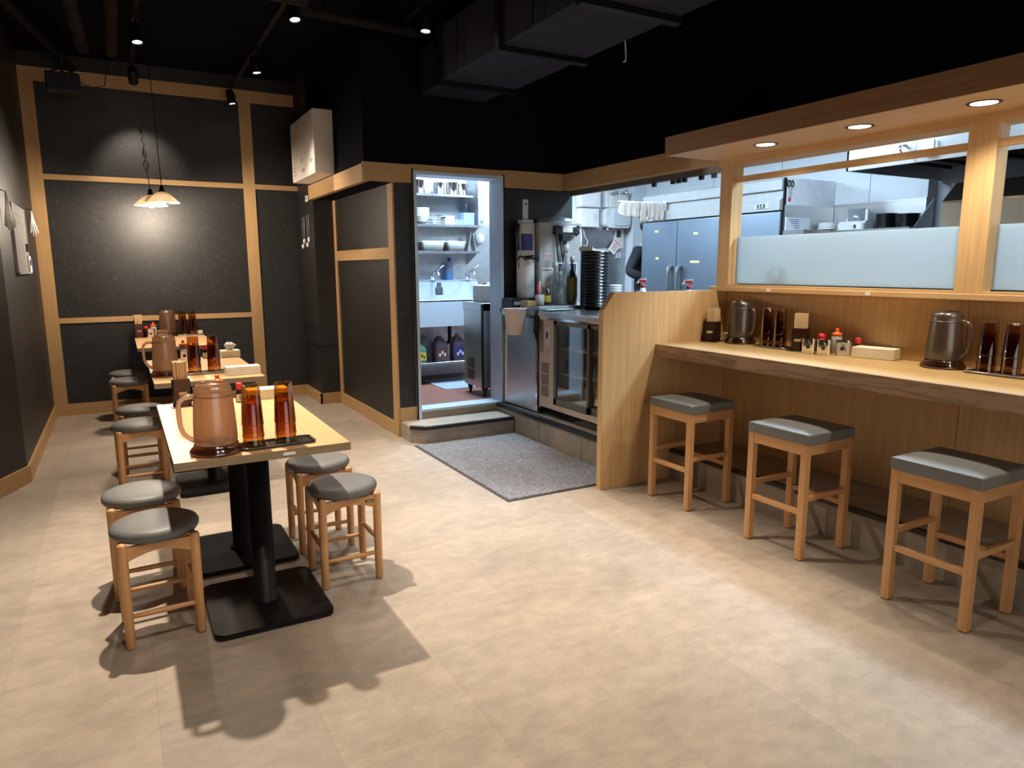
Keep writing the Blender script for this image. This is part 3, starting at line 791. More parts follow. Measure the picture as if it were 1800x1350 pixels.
steel_jar((0.312, 3.683, TT), 'steel seasoning jar behind the pitcher handle on the nearest table')
red_cap((0.3336, 3.7519, TT), 'dark bottle with bright red cap on the nearest table, behind the pitcher')
orange_cap((0.3931, 3.7211, TT), 'spice bottle with orange nozzle rising behind the nearest pitcher lid')
soy((0.4876, 3.6800, TT), 'little soy bottle with red cap and white label on the nearest table')
steel_jar((0.3778, 5.5636, TT), 'steel seasoning jar on the middle table behind its pitcher')
orange_cap((0.3819, 5.6560, TT), 'spice bottle with orange nozzle on the middle table')
soy((0.5256, 5.6457, TT), 'little soy bottle with red cap between tumbler stacks on middle table')
red_cap((.204, 7.70, TT), 'dark bottle with red cap beside chopstick holder on the farthest table')
steel_jar((.238, 7.62, TT), 'steel seasoning jar on the farthest table')
orange_cap((.268, 7.71, TT), 'spice bottle with orange nozzle on the farthest table')
RZC = -PI/2+.45
steel_jar((3.400, 2.632, .91), 'steel seasoning jar next to the chopstick holder on the counter', RZC)
steel_jar((3.412, 2.542, .91), 'steel seasoning jar in the middle of the counter row', RZC)
steel_jar((3.490, 2.480, .91), 'pale seasoning jar beside the small soy bottle on the counter', RZC, mat=M_SPICE)
red_cap((3.512, 2.640, .91), 'dark bottle with round red cap behind the counter jars')
orange_cap((3.530, 2.555, .91), 'spice bottle with orange nozzle behind the counter jars')
soy((3.535, 2.425, .91), 'little soy bottle with red cap beside the white tissue box', RZC)

# ------------------------------------------------------------------ tissue boxes and napkins
def tissue_box(loc, L, W, H, rz, lab, pop=False, mat=None):
    t = thing('tissue_box', lab, 'tissue box', loc, rz, 'tissue boxes')
    bm = bmesh.new(); cbox(bm, 0, 0, H/2+.0005, L, W, H, .003, 2); part('box', bm, mat or M_CREAM, t)
    bm = bmesh.new(); prism(bm, rrect(L*.45, W*.22, W*.1, 4), H, H+.0012); part('slot', bm, M_PAPER, t)
    bm = bmesh.new(); cbox(bm, L*.5+.0003, 0, H*.6, .0012, W*.35, H*.16); part('small_mark', bm, M_GREY, t)
    if pop:
        bm = bmesh.new(); n = 12; rings = []
        for k, (r, z) in enumerate(((.016, 0), (.024, .018), (.032, .035), (.020, .050), (.010, .058))):
            rings.append([bm.verts.new((r*(1.3+.35*math.sin(3*a+k))*math.cos(a), r*(.8+.3*math.cos(2*a+k))*math.sin(a), H+z+.006*math.sin(5*a+k))) for a in [2*PI*i/n for i in range(n)]])
        for A, B in zip(rings, rings[1:]):
            for i in range(n): bm.faces.new((A[i], A[(i+1) % n], B[(i+1) % n], B[i])).smooth = True
        bm.faces.new(rings[-1]); part('pulled_tissue', bm, M_PAPER, t)
tissue_box((0.6262, 3.7365, TT), .20, .10, .052, 0, 'cream tissue box behind the tumblers on the nearest table')
tissue_box((0.6980, 5.6457, TT), .135, .115, .050, 0, 'tissue box with tissue pulled out on the middle table', True)
tissue_box((.655, 7.735, TT), .11, .075, .040, 0, 'tiny cream tissue box on the farthest table')
tissue_box((3.510, 2.300, .91), .215, .105, .058, PI/2+.22, 'long cream tissue box on the counter near the second pitcher')
tissue_box((3.525, 3.345, .91), .085, .06, .052, PI/2, 'small cream tissue box squeezed between holder and pitcher on the counter')
t = thing('napkin_stack', 'flat stack of folded white napkins at middle table edge', 'napkins', (0.6446, 4.6706, TT), .03)
for i in range(6):
    bm = bmesh.new(); cbox(bm, R.uniform(-.001, .001), R.uniform(-.001, .001), .0045+i*.0088, .205, .098, .0082, .003, 2); part('napkin', bm, M_PAPER, t)
bm = bmesh.new(); prism(bm, rrect(.045, .012, .003, 2), 0, .0006); 
single('table_sticker', bm, M_PAPER, 'small pale sticker on the near edge of the closest table', 'sticker', (0.5030, 2.5973, TT-.014), (PI/2, 0, 0))

# ------------------------------------------------------------------ left wall things
t = thing('whiteboard', 'narrow whiteboard with faint writing hung on the dark side wall', 'whiteboard', (XL, 6.50, 1.37))
bm = bmesh.new(); box(bm, .003, -.40, 0, .016, .40, .475); part('board', bm, M_BOARD, t)
bm = bmesh.new(); box(bm, .001, -.412, -.01, .020, -.40, .485); box(bm, .001, .40, -.01, .020, .412, .485); box(bm, .001, -.412, .475, .020, .412, .487); box(bm, .001, -.412, -.012, .028, .412, 0); part('frame', bm, M_GREY, t)
bm = bmesh.new()
for j, z in enumerate((.42, .36)):
    for i in range(9): cbox(bm, .0165, -.28+i*.06, z+.006*math.sin(i*2.1), .001, .038, .010+.006*(i % 2))
part('handwriting', bm, M_GREY, t)
for nm, y, z, sy, sz, m in (('eraser', .30, .19, .10, .06, M_BLKPL), ('note_card', .33, .09, .14, .075, M_PAPER), ('note_card', .36, .045, .13, .10, M_PAPER), ('blue_holder', .47, .06, .09, .10, M_BLUE)):
    bm = bmesh.new(); cbox(bm, .022, y, z, .010, sy, sz); part(nm, bm, m, t)
def cord_bundle(y, z, lab, n=7, L=.22):
    t = thing('hanging_cord_bundle', lab, 'cord', (XL, y, z), 0, 'pale cord bundles on wall hooks')
    bm = bmesh.new(); tube(bm, [(0, 0, .015), (.02, 0, .012), (.03, 0, .0), (.038, 0, .012)], .003, 6); part('hook', bm, M_BLKMET, t)
    bm = bmesh.new()
    for i in range(n):
        f = (i-(n-1)/2)/(n-1)
        pts = [(.032, 0, 0), (.034+f*.008, f*.012, -L*.3), (.036+f*.03, f*.05-.012, -L*.7), (.040+f*.05, f*.07, -L-.015*math.cos(f*6)), (.042+f*.035, f*.055+.012, -L*.75), (.036+f*.01, f*.02+.01, -L*.3), (.034, .006, 0)]
        tube(bm, pts, .0045, 6)
    part('cord_loops', bm, M_WHITEPL, t)
cord_bundle(5.72, 1.89, 'large bundle of pale cords hung on hook before the whiteboard', 7, .23)
cord_bundle(7.30, 1.88, 'slim bundle of pale cords hung beyond the whiteboard', 4, .20)

# ------------------------------------------------------------------ white electric box, switches
t = thing('electric_box', 'large off-white metal box mounted above the passage on black wall', 'electric box', (1.6415, 6.68, 2.20))
bm = bmesh.new(); box(bm, -.085, -.43, .0, .085, .43, .53, .004, 2); part('housing', bm, M_WHITEMET, t)
bm = bmesh.new(); box(bm, -.0875, -.425, .015, -.085, .425, .525, .001, 1); part('door', bm, M_WHITEMET, t)
for i, (y, z, sy, sz) in enumerate(((-.33, .12, .11, .035), (-.02, .07, .10, .03), (.03, .16, .05, .03), (.30, .12, .10, .012), (.32, .09, .10, .012), (.32, .055, .10, .012), (-.12, .205, .10, .006))):
    bm = bmesh.new(); cbox(bm, -.0882, y, z, .001, sy, sz); part('label_sticker', bm, M_GREY, t)
t = thing('wall_switch', 'white switch plate on the dark column side', 'switch', (1.757, 7.42, 2.06))
bm = bmesh.new(); box(bm, -.012, -.05, 0, 0, .05, .06, .002, 1); part('plate', bm, M_WHITEPL, t)
bm = bmesh.new(); box(bm, -.016, -.02, .015, -.012, .02, .045); part('rocker', bm, M_GREY, t)
for y, z, lab in ((7.60, 1.80, 'pull cords with white knobs on the dark column, deeper pair'), (7.40, 1.81, 'pull cords with white knobs on the dark column, outer pair')):
    t = thing('pull_cord', lab, 'cord', (1.757, y, z))
    for k, dy in enumerate((-.035, .035)):
        bm = bmesh.new(); tube(bm, [(-.012, dy, .12), (-.012, dy, -.10-.04*k)], .003, 6); part('cord', bm, M_GREY, t)
        bm = bmesh.new(); lathe(bm, [(0, -.028), (.014, -.02), (.018, 0), (.012, .02), (0, .028)], 14, (-.014, dy, -.13-.05*k)); part('knob', bm, M_WHITEPL, t)

# ------------------------------------------------------------------ ceiling: tracks, spots, speaker, duct, pipes
TRK = [('track_rail', .258, 1.0, 7.2, 'lighting track above the tables, nearer the dark side wall'), ('track_rail', 1.12, 1.2, 7.55, 'lighting track over the open floor beside the tables'), ('track_rail', 1.93, -1.0, 5.0, 'lighting track closest to the black duct')]
for nm, x, y0, y1, lab in TRK:
    t = thing(nm, lab, 'lighting track', (x, (y0+y1)/2, 3.12), 0, 'black lighting tracks')
    bm = bmesh.new(); box(bm, -.018, y0-(y0+y1)/2, 0, .018, y1-(y0+y1)/2, .022); part('rail', bm, M_BLKMET, t)
    for k in range(4):
        yy = y0+.3+(y1-y0-.6)*k/3-(y0+y1)/2
        bm = bmesh.new(); cyl(bm, (0, yy, .022), .006, .16, 10); part('hanger_rod', bm, M_BLKMET, t)
SPOTS = [  # x, y, aim point, energy, cone, label
    (.277, 3.86, (.38, 2.90, 0), 1350, 92, 'black track spotlight over the nearest table'),
    (.258, 5.80, (.45, 5.25, 0), 420, 84, 'black track spotlight lit above the second table'),
    (.258, 7.02, (.29, 7.846, 2.20), 150, 54, 'black spotlight aimed at the far wall above the pendants'),
    (1.12, 4.82, (1.35, 4.2, 0), 300, 76, 'lit track spotlight high over the floor, between two others'),
    (1.12, 6.22, (1.5, 6.1, 0), 330, 76, 'lit track spotlight in front of the far oak beam'),
    (1.10, 7.46, (1.45, 7.40, .9), 70, 56, 'track spotlight hanging lowest in view against the oak beam'),
    (1.93, 4.63, (1.70, 4.40, 0), 520, 58, 'lit track spotlight above the doormat side'),
    (1.93, 2.75, (1.80, 2.55, 0), 560, 50, 'track spotlight above the middle of the open floor'),
    (1.93, 1.30, (1.70, 1.35, 0), 110, 62, 'track spotlight above the floor by the counter stools'),
    (1.12, 1.30, (.6, 1.9, 0), 200, 92, 'added fill spotlight above the floor in front of the tables'),  # added lamp, aimed to soften the nearest table's shadow
    (.258, 1.15, (.35, 1.9, 0), 190, 92, 'added fill spotlight just ahead of the viewer beside the dark wall'),  # second added lamp filling that table shadow
    (1.93, .0, (1.9, -.3, 0), 70, 70, 'track spotlight behind the viewer'),
]
for (x, y, aim, en, cone, lab) in SPOTS:
    zc = 3.0 if (x, y) == (.277, 3.86) else 2.95
    t = thing('track_spotlight', lab, 'spotlight', (x, y, zc), 0, 'track spotlights')
    d = (Vector(aim)-Vector((x, y, zc))).normalized()
    q = (-d).to_track_quat('Z', 'Y').to_euler()
    bm = bmesh.new(); lathe(bm, [(.032, -.005), (.036, -.006), (.038, .0), (.036, .11), (.030, .125), (0, .127)], 28); lathe(bm, [(.032, -.005), (.031, .012), (0, .012)], 28)
    part('lamp_can', bm, M_BLKMET, t, (0, 0, 0), q)
    bm = bmesh.new(); cyl(bm, (0, 0, .002), .029, .006, 28); part('lens', bm, M_LENS, t, (0, 0, 0), q)
    bm = bmesh.new(); tube(bm, [(0, 0, .165), (0, 0, .12), (.02, 0, .10), (.042, 0, .06)], .005, 8); box(bm, -.02, -.03, .15, .02, .03, .185); part('mounting_arm', bm, M_BLKMET, t)
    L = bpy.data.lights.new('spot_beam', 'SPOT'); L.energy = en*.36; L.color = (1.0, .87, .71); L.spot_size = math.radians(cone); L.spot_blend = .75; L.shadow_soft_size = .028
    lo = bpy.data.objects.new('spot_beam', L); COL.objects.link(lo); lo.parent = t; lo.rotation_euler = q; lo.location = Vector(d)*.012
# pendants over the farthest table
for (x, y, z, lab, top, twist) in ((.405, 7.02, 1.965, 'milk-glass pendant lamp on a straight cord, the higher one over farthest table', (.385, 7.02, 3.12), False), (.318, 7.14, 1.945, 'milk-glass pendant lamp on a knotted cord, partly behind the other shade', (.262, 7.02, 2.90), True)):
    t = thing('pendant_lamp', lab, 'pendant lamp', (x, y, z), 0, 'milk-glass pendant lamps')
    bm = bmesh.new(); lathe(bm, [(.136, 0), (.137, .004), (.105, .035), (.060, .075), (.034, .092), (.028, .096)], 48); lathe(bm, [(.136, 0), (.132, .006), (.103, .032), (.058, .071), (.028, .088), (.028, .096)], 48); part('shade', bm, M_SHADE, t)
    bm = bmesh.new(); lathe(bm, [(0, .145), (.010, .143), (.018, .130), (.020, .105), (.030, .100), (.030, .090), (.020, .070), (0, .068)], 24); part('socket', bm, M_BLKPL, t)
    bm = bmesh.new(); lathe(bm, [(0, -.018), (.020, -.012), (.030, .008), (.027, .030), (.014, .052), (.012, .070), (0, .070)], 24); part('bulb', bm, M_BULB, t)
    a = Vector((0, 0, .14)); b = Vector(top)-Vector((x, y, z)); pts = []
    for k in range(25):
        f = k/24; p = a.lerp(b, f)
        if twist and .15 < f < .6: p += Vector((.012*math.sin(f*60), .012*math.cos(f*60), 0))
        pts.append(p)
    bm = bmesh.new(); tube(bm, pts, .0035, 8)
    if twist:
        for zz, rr in ((.34, .028), (.44, .020), (.62, .014)):
            cc = a.lerp(b, (zz-.14)/(b.z-.14)); tube(bm, [cc+Vector((rr*.7*math.cos(q2), 0, rr*1.6*math.sin(q2))) for q2 in [2*PI*i/14 for i in range(14)]], .0035, 6, closed=True)
    part('cord', bm, M_BLKPL, t)
    L = bpy.data.lights.new('bulb_light', 'POINT'); L.energy = 44; L.color = (1.0, .84, .66); L.shadow_soft_size = .028
    lo = bpy.data.objects.new('bulb_light', L); COL.objects.link(lo); lo.parent = t; lo.location = (0, 0, -.05)
# speaker hung under the ceiling
t = thing('ceiling_speaker', 'black box speaker hung by the ceiling in front of the far oak frame', 'speaker', (-.25, 7.0, 2.80))
bm = bmesh.new(); box(bm, -.12, -.07, 0, .12, .07, .15, .008, 2); part('cabinet', bm, M_BLKPL, t)
bm = bmesh.new(); box(bm, -.11, -.076, .010, .11, -.070, .14, .002, 1); part('grille', bm, M_DUCT, t)
bm = bmesh.new(); tube(bm, [(0, 0, .15), (0, 0, .50)], .010, 8); tube(bm, [(-.1, 0, .15), (0, 0, .20), (.1, 0, .15)], .006, 8); part('bracket', bm, M_BLKMET, t)
bm = bmesh.new(); tube(bm, [(.05, 0, .16), (.12, 0, .10), (.20, .02, .07), (.29, .05, .10), (.33, .1, .30), (.33, .1, .49)], .004, 6); part('cable', bm, M_BLKPL, t)
# duct
t = thing('ceiling_duct', 'long square black duct with flanged joints running below the ceiling', 'duct', (2.49, 3.2, 2.745))
bm = bmesh.new()
for (y0, y1) in ((-3.9, -2.75), (-2.72, -1.63), (-1.60, -.06), (-.02, .83), (.87, 1.77)): box(bm, -.31, y0, 0, .31, y1, .36)
box(bm, -.28, 1.77, .0, .28, 2.23, .33)
part('duct_section', bm, M_DUCT, t)
for y in (-2.735, -1.615, -.04, .85, 1.77):
    bm = bmesh.new(); box(bm, -.335, y-.030, -.035, .335, y+.030, .385); part('flange', bm, M_BLKMET, t)
for y in (-1.2, .4, 1.4):
    for s in (-1, 1):
        bm = bmesh.new(); cyl(bm, (s*.345, y, -.01), .006, .565, 8); part('hanger_rod', bm, M_BLKMET, t)
bm = bmesh.new(); tube(bm, [(2.802, 3.72, 2.90), (2.84, 3.71, 2.86), (2.87, 3.70, 2.80), (2.865, 3.68, 2.70), (2.85, 3.66, 2.65), (2.82, 3.64, 2.635)], .005, 8)
single('loose_cable', bm, M_WHITEPL, 'short pale cable end dangling beside the black duct', 'cable')
for i, (pts, r, lab) in enumerate((
    ([(-.13, 4.9, 3.0), (-.085, 6.35, 3.0)], .045, 'dusty black ceiling pipe nearest the side wall'),
    ([(.10, 4.7, 3.0), (.10, 6.35, 3.0)], .042, 'dusty black ceiling pipe parallel to the first'),
    ([(.30, 4.55, 3.02), (1.15, 4.62, 3.02)], .055, 'dusty black pipe crossing behind the first spotlight'),
    ([(1.20, 5.25, 3.16), (2.4, 5.35, 3.16)], .035, 'thin black pipe crossing the lighting track'),
    ([(-.6, 5.0, 3.05), (-.2, 7.8, 3.18)], .03, 'thin black conduit running to the far wall'))):
    bm = bmesh.new(); a, b = Vector(pts[0]), Vector(pts[1]); tube(bm, [a-a]+[ (b-a)*k/8 for k in range(1, 9)], r, 20)
    t = single('ceiling_pipe', bm, M_PIPE, lab, 'pipe', a, (0, 0, 0), 'ceiling pipes')
    L = (b-a).length
    for f in (.2, .8):
        bm = bmesh.new(); p = (b-a)*f; box(bm, p.x-.008, p.y-.012, p.z+r*.5, p.x+.008, p.y+.012, ZC-a.z); part('pipe_bracket', bm, M_BLKMET, t)
# ------------------------------------------------------------------ kitchen shell
sbox('wall_kitchen_back', (2.1, 7.25, .2, 6.1, 7.35, 2.76), M_KWALL)
bm = bmesh.new(); box(bm, 5.9, 3.53, .2, 6.1, 7.25, 2.76); struct('wall_kitchen_right', bm, M_KWALL)
bm = bmesh.new(); box(bm, 6.02, .8, .2, 6.1, 3.53, 2.76); struct('wall_kitchen_cooking', bm, M_COOKWALL)
sbox('wall_kitchen_near', (3.7, .7, 0, 6.1, .8, 2.76), M_KWALL)
bm = bmesh.new(); box(bm, 1.99, YD+.10, 2.76, 6.1, 7.35, 2.8); box(bm, 3.65, .7, 2.76, 6.1, YD+.10, 2.8); struct('ceiling_kitchen', bm, M_KCEIL)
bm = bmesh.new(); box(bm, 2.1, 7.238, .2, 5.9, 7.25, 1.86); struct('trim_20', bm, M_STEELD, label='steel lower wall lining')
bm = bmesh.new(); box(bm, 5.891, 3.53, .2, 5.9, 5.6, 1.945); box(bm, 5.887, 3.53, 1.94, 5.9, 4.39, 1.955); struct('trim_21', bm, M_STEEL)
bm = bmesh.new()
for y in (5.95, 5.02, 4.05): box(bm, 5.896, y, 1.95, 5.9, y+.004, 2.76)
struct('trim_22', bm, M_GREY)
bm = bmesh.new(); box(bm, 5.70, 7.10, .2, 5.90, 7.238, 2.76); struct('wall_kitchen_pillar', bm, M_KWALL)
# opening head: dark rail with clips
sbox('trim_23', (3.61, 3.50, 2.025, 3.65, YD-.03, 2.068), M_FRAMEGR)
for y in (4.28, 4.07, 4.01, 3.95, 3.78, 3.66):
    bm = bmesh.new(); box(bm, -.012, -.018, -.030, .012, .018, -.001, .002, 1); box(bm, -.004, -.006, -.012, .004, .006, 0)
    single('rail_clip', bm, M_BLKPL, 'small black clip on the dark rail under the oak beam', 'clip', (3.63, y, 2.026), group='black clips under the opening beam')
KL = [(4.15, 5.95, 0, 'kitchen tube light over the fridge aisle'), (4.25, 3.9, 0, 'kitchen tube light in front of the white wall'), (2.95, 6.15, 0, 'kitchen tube light over the sink area'), (4.35, 1.9, 0, 'kitchen tube light by the range hood')]
for (x, y, rz, lab) in KL:
    t = thing('kitchen_ceiling_light', lab, 'ceiling light', (x, y, 2.76), rz, 'kitchen tube lights')
    bm = bmesh.new(); box(bm, -.17, -.60, -.03, .17, .60, 0, .004, 1); part('housing', bm, M_WHITEPL, t)
    bm = bmesh.new(); box(bm, -.15, -.58, -.036, .15, .58, -.029); part('diffuser', bm, M_KLAMP, t)
    L = bpy.data.lights.new('tube_glow', 'AREA'); L.shape = 'RECTANGLE'; L.size = .30; L.size_y = 1.16; L.energy = (62 if y > 5 else 82) if x > 3.5 else 150; L.color = (.57, .79, 1.0)
    lo = bpy.data.objects.new('tube_glow', L); COL.objects.link(lo); lo.parent = t; lo.location = (0, 0, -.042)

# ------------------------------------------------------------------ steel service counter
t = thing('steel_cabinet', 'plain brushed steel cabinet under the service counter beside the doorway', 'cabinet', (3.24, 5.10, .209))
bm = bmesh.new(); box(bm, -.29, -.27, .045, .30, .275, .779, .002, 1); part('body', bm, M_STEEL, t)
bm = bmesh.new(); box(bm, -.312, -.265, .010, -.292, .270, .778, .002, 1); part('side_panel', bm, M_STEEL, t)
for y in (-.272, .259):
    bm = bmesh.new(); box(bm, -.318, y, .000, -.300, y+.017, .778, .001, 1); part('corner_strip', bm, M_CHROME, t)
for y in (-.2, .2):
    bm = bmesh.new(); cyl(bm, (-.22, y-.012, .024), .024, .024, 18, ax='y'); part('caster', bm, M_BLKPL, t)
t = thing('display_fridge', 'under-counter fridge with sliding glass doors and beige control strip', 'fridge', (3.25, 4.16, .209))
X0 = -.31
bm = bmesh.new()
# open carcass
box(bm, X0+.01, -.655, .07, X0+.35, -.635, .775); box(bm, X0+.01, .45, .07, X0+.35, .655, .775); box(bm, X0+.33, -.635, .07, X0+.35, .45, .775)
box(bm, X0+.01, -.635, .07, X0+.35, .45, .10); box(bm, X0+.01, -.635, .755, X0+.35, .45, .775); part('carcass', bm, M_FRAMEGR, t)
bm = bmesh.new(); box(bm, X0+.31, -.630, .10, X0+.328, .446, .755); box(bm, X0+.04, .430, .10, X0+.328, .447, .755); part('liner', bm, M_BEIGEMET, t)
bm = bmesh.new(); box(bm, X0-.006, .44, .07, X0+.012, .652, .78, .002, 1); cp = part('control_strip', bm, M_BEIGEMET, t)
bm = bmesh.new()
for i in range(26): cbox(bm, X0-.0065, .612, .52+i*.0095, .002, .050, .0035)
for j in range(3):
    for i in range(9): cbox(bm, X0-.0065, .560, .165+j*.095+i*.0095, .002, .110, .0045)
vg = part('vent_slots', bm, M_BLKPL, cp)
bm = bmesh.new(); cbox(bm, X0-.007, .515, .655, .002, .062, .14); pn = part('label_frame', bm, M_WHITEMET, cp)
bm = bmesh.new(); cbox(bm, X0-.009, .530, .655, .002, .028, .05); part('blue_badge', bm, M_BLUE, cp)
bm = bmesh.new()
for i in range(4): cbox(bm, X0-.0075, .52, .54-.016*i, .001, .05-.008*i, .004)
part('small_print', bm, M_GREY, cp)
bm = bmesh.new(); box(bm, X0-.004, -.655, .068, X0+.02, .652, .112, .002, 1); part('bottom_rail', bm, M_BEIGEMET, t)
for (y0, y1, dx) in ((-.03, .44, 0), (-.65, .01, .022)):
    bm = bmesh.new(); f = .034; x0 = X0+dx-.002; x1 = x0+.018
    box(bm, x0, y0, .115, x1, y0+f*.6, .775); box(bm, x0, y1-f, .115, x1, y1, .775); box(bm, x0, y0, .115, x1, y1, .165); box(bm, x0, y0, .745, x1, y1, .775)
    d = part('sliding_door', bm, M_FRAMEGR, t)
    bm = bmesh.new(); box(bm, x0+.007, y0+.02, .16, x0+.011, y1-f, .75); part('door_glass', bm, M_GLASS, d)
for z in (.36, .56):
    bm = bmesh.new()
    for i in range(8): cbox(bm, X0+.06+i*.035, -.09, z, .003, 1.06, .003)
    for y in (-.62, .43): cbox(bm, X0+.18, y, z, .26, .004, .004)
    cbox(bm, X0+.052, -.09, z, .006, 1.06, .010)
    part('wire_shelf', bm, M_WHITEPL, t)
for y in (-.5, .38):
    bm = bmesh.new(); cyl(bm, (X0+.08, y, 0), .018, .068, 14); part('leg', bm, M_BLKPL, t)
bm = bmesh.new(); box(bm, 2.98, 3.75, .212, 3.16, 4.36, .232, .004, 1); box(bm, 2.99, 3.80, .232, 3.01, 4.30, .248, .003, 1)
single('drain_pan', bm, M_FRAMEGR, 'flat grey pan lying under the glass-door fridge on the plinth', 'pan', (0, 0, 0))
# glasses inside
gl = None
def tumbl():
    bm = bmesh.new(); lathe(bm, [(0, 0), (.026, 0), (.028, .004), (.034, .105), (.0325, .105), (.0265, .008), (0, .008)], 24); return bm
for z, where in ((.209+.5635, 'upper wire shelf'), (.209+.3635, 'lower wire shelf')):
    for i in range(5):
        for j in range(2):
            lab = 'clear drinking glass on the %s of the glass-door fridge' % where; loc = (3.045+j*.075, 4.545-i*.082, z)
            if gl is None: gl = single('drinking_glass', tumbl(), M_GLASS, lab, 'glass', loc, group='glasses on the '+where)
            else:
                o = gl.copy(); COL.objects.link(o); o.location = loc; o['label'] = lab; o['group'] = 'glasses on the '+where
pl0 = None
for i in range(7):
    z = .209+.5635+i*.012
    if pl0 is None:
        bm = bmesh.new(); lathe(bm, [(0, 0), (.035, 0), (.075, .008), (.076, .011), (.034, .004), (0, .004)], 28)
        pl0 = single('small_plate', bm, M_WHITEPL, 'white plate stacked inside the display fridge behind the second door', 'plate', (3.09, 3.98, z), group='plates in the display fridge')
    else:
        o = pl0.copy(); COL.objects.link(o); o.location = (3.09+R.uniform(-.004, .004), 3.98, z)
bm = bmesh.new(); box(bm, -.09, -.12, 0, .09, .12, .14, .006, 1)
single('food_container', bm, M_WHITEPL, 'pale lidded container on the floor of the display fridge', 'container', (3.09, 3.92, .310))
bm = bmesh.new(); lathe(bm, [(0, 0), (.05, 0), (.055, .02), (.02, .06), (.016, .09), (0, .09)], 20)
single('sauce_jug', bm, M_PITCHB, 'small dark jug inside the display fridge bottom', 'jug', (3.06, 4.30, .310))

t = thing('steel_worktop', 'continuous stainless worktop over cabinet and display fridge', 'worktop', (3.24, 4.46, .996))
bm = bmesh.new(); box(bm, -.335, -.955, .012, .34, .965, .052, .003, 2); part('top_sheet', bm, M_STEELH, t)
bm = bmesh.new(); box(bm, -.330, -.950, -.006, -.30, .960, .012); part('drip_edge', bm, M_CHROME, t)
# raised low shelf on the worktop
WT = 1.048
bm = bmesh.new(); box(bm, -.26, -.16, 0, .30, .16, .036, .003, 1)
single('low_steel_rack', bm, M_STEEL, 'low steel riser on the worktop under the bottles', 'rack', (3.22, 5.015, WT))
RK = WT+.036
bm = bmesh.new(); box(bm, -.165, -.085, 0, .10, .085, .088, .003, 1)
o = thing('black_base_unit', 'black base block under the white water filter column', 'base', (3.07, 5.29, WT))
part('block', bm, M_BLKPL, o)
bm = bmesh.new(); cbox(bm, -.10, -.0875, .045, .10, .004, .028); part('grey_label', bm, M_GREY, o)
t = thing('water_filter', 'tall white filter column with navy label and black tap', 'water filter', (3.085, 5.29, WT+.088))
bm = bmesh.new(); lathe(bm, [(0, 0), (.074, 0), (.078, .005), (.078, .620), (.070, .632), (0, .634)], 36); part('column', bm, M_WHITEPL, t)
bm = bmesh.new(); pts = [(.0786*math.cos(a), .0786*math.sin(a)) for a in [math.radians(-150+i*8) for i in range(11)]]; pts += [(x*.98, y*.98) for x, y in reversed(pts)]
prism(bm, pts, .40, .54); part('navy_label', bm, M_NAVYL, t)
bm = bmesh.new(); cbox(bm, -.02, -.079, .10, .05, .002, .03); part('maker_label', bm, M_GREY, t)
bm = bmesh.new(); cbox(bm, 0, 0, .645, .105, .09, .03, .006, 1); box(bm, -.028, -.012, .66, .022, .012, .83, .008, 2); hd = part('handle', bm, M_WHITEPL, t)
bm = bmesh.new(); cbox(bm, -.004, -.0125, .79, .014, .002, .018); part('button', bm, M_INK, hd)
bm = bmesh.new(); tube(bm, [(-.06, -.085, .335), (.02, -.10, .345), (.07, -.09, .33)], .018, 12); tube(bm, [(-.03, -.09, .33), (-.10, -.08, .35), (-.13, -.06, .32)], .010, 10); part('tap', bm, M_BLKPL, t)
bm = bmesh.new(); lathe(bm, [(0, -.045), (.010, -.045), (.024, 0), (0, 0)], 18, (-.02, -.10, .325)); part('spout', bm, M_WHITEPL, t)
bm = bmesh.new(); tube(bm, [(-.085, -.02, .62), (-.10, -.03, .55), (-.095, -.03, .40)], .016, 10); tube(bm, [(-.09, -.03, .42), (-.12, -.05, .34), (-.10, -.06, .25), (-.09, -.05, .34)], .004, 6); part('hose', bm, M_BLKPL, t)
t = thing('ice_water_machine', 'tall grey metal appliance with black regulator and notices behind bottles', 'appliance', (3.385, 5.31, WT))
bm = bmesh.new(); box(bm, -.215, -.11, .003, .215, .11, .725, .003, 1); part('casing', bm, plain('warm_grey_casing', (.40, .385, .37), .45), t, label='warm grey painted metal casing')
for (x, z, sx, sz, m) in ((-.13, .44, .09, .06, M_PINKBOX), (-.13, .26, .12, .17, M_PAPER), (-.10, .175, .08, .03, M_RED)):
    bm = bmesh.new(); cbox(bm, x, -.1115, z, sx, .002, sz); part('notice', bm, m, t)
bm = bmesh.new()
for i in range(4): cbox(bm, -.13, -.113, .455-.011*i, .075, .001, .004)
part('red_print', bm, M_REDINK, t)
bm = bmesh.new(); cbox(bm, -.135, -.113, .325, .10, .001, .006); part('black_print', bm, M_INK, t)
bm = bmesh.new()
cbox(bm, .02, -.145, .66, .22, .06, .075, .012, 2); tube(bm, [(.10, -.15, .68), (.15, -.15, .665), (.16, -.15, .64), (.13, -.15, .62)], .012, 8); cyl(bm, (.155, -.15, .685), .018, .02, 14, ax='y'); cbox(bm, .02, -.15, .60, .10, .05, .06, .008, 1)
rg = part('regulator', bm, M_BLKPL, t)
bm = bmesh.new(); cbox(bm, .03, -.1765, .665, .10, .002, .045); part('regulator_label', bm, M_PAPER, rg)
bm = bmesh.new()
for k, (x0, x1, x2) in enumerate(((-.07, -.04, .0), (-.03, .0, .02), (.01, .02, .03), (.03, .04, .05))):
    tube(bm, [(x0, -.135, .63), (x0+.01, -.14, .55), (x1+.01*math.sin(k*2), -.135, .40), (x1+.02*math.cos(k), -.135, .25), (x2, -.13, .06)], .006, 7, mat=0)
part('black_hoses', bm, M_BLKPL, t)
bm = bmesh.new(); tube(bm, [(.05, -.13, .56), (.07, -.13, .45), (.06, -.13, .35), (-.05, -.13, .31)], .006, 7); part('clear_hose', bm, M_WHITEPL, t)
bm = bmesh.new(); n = 16
rings = []
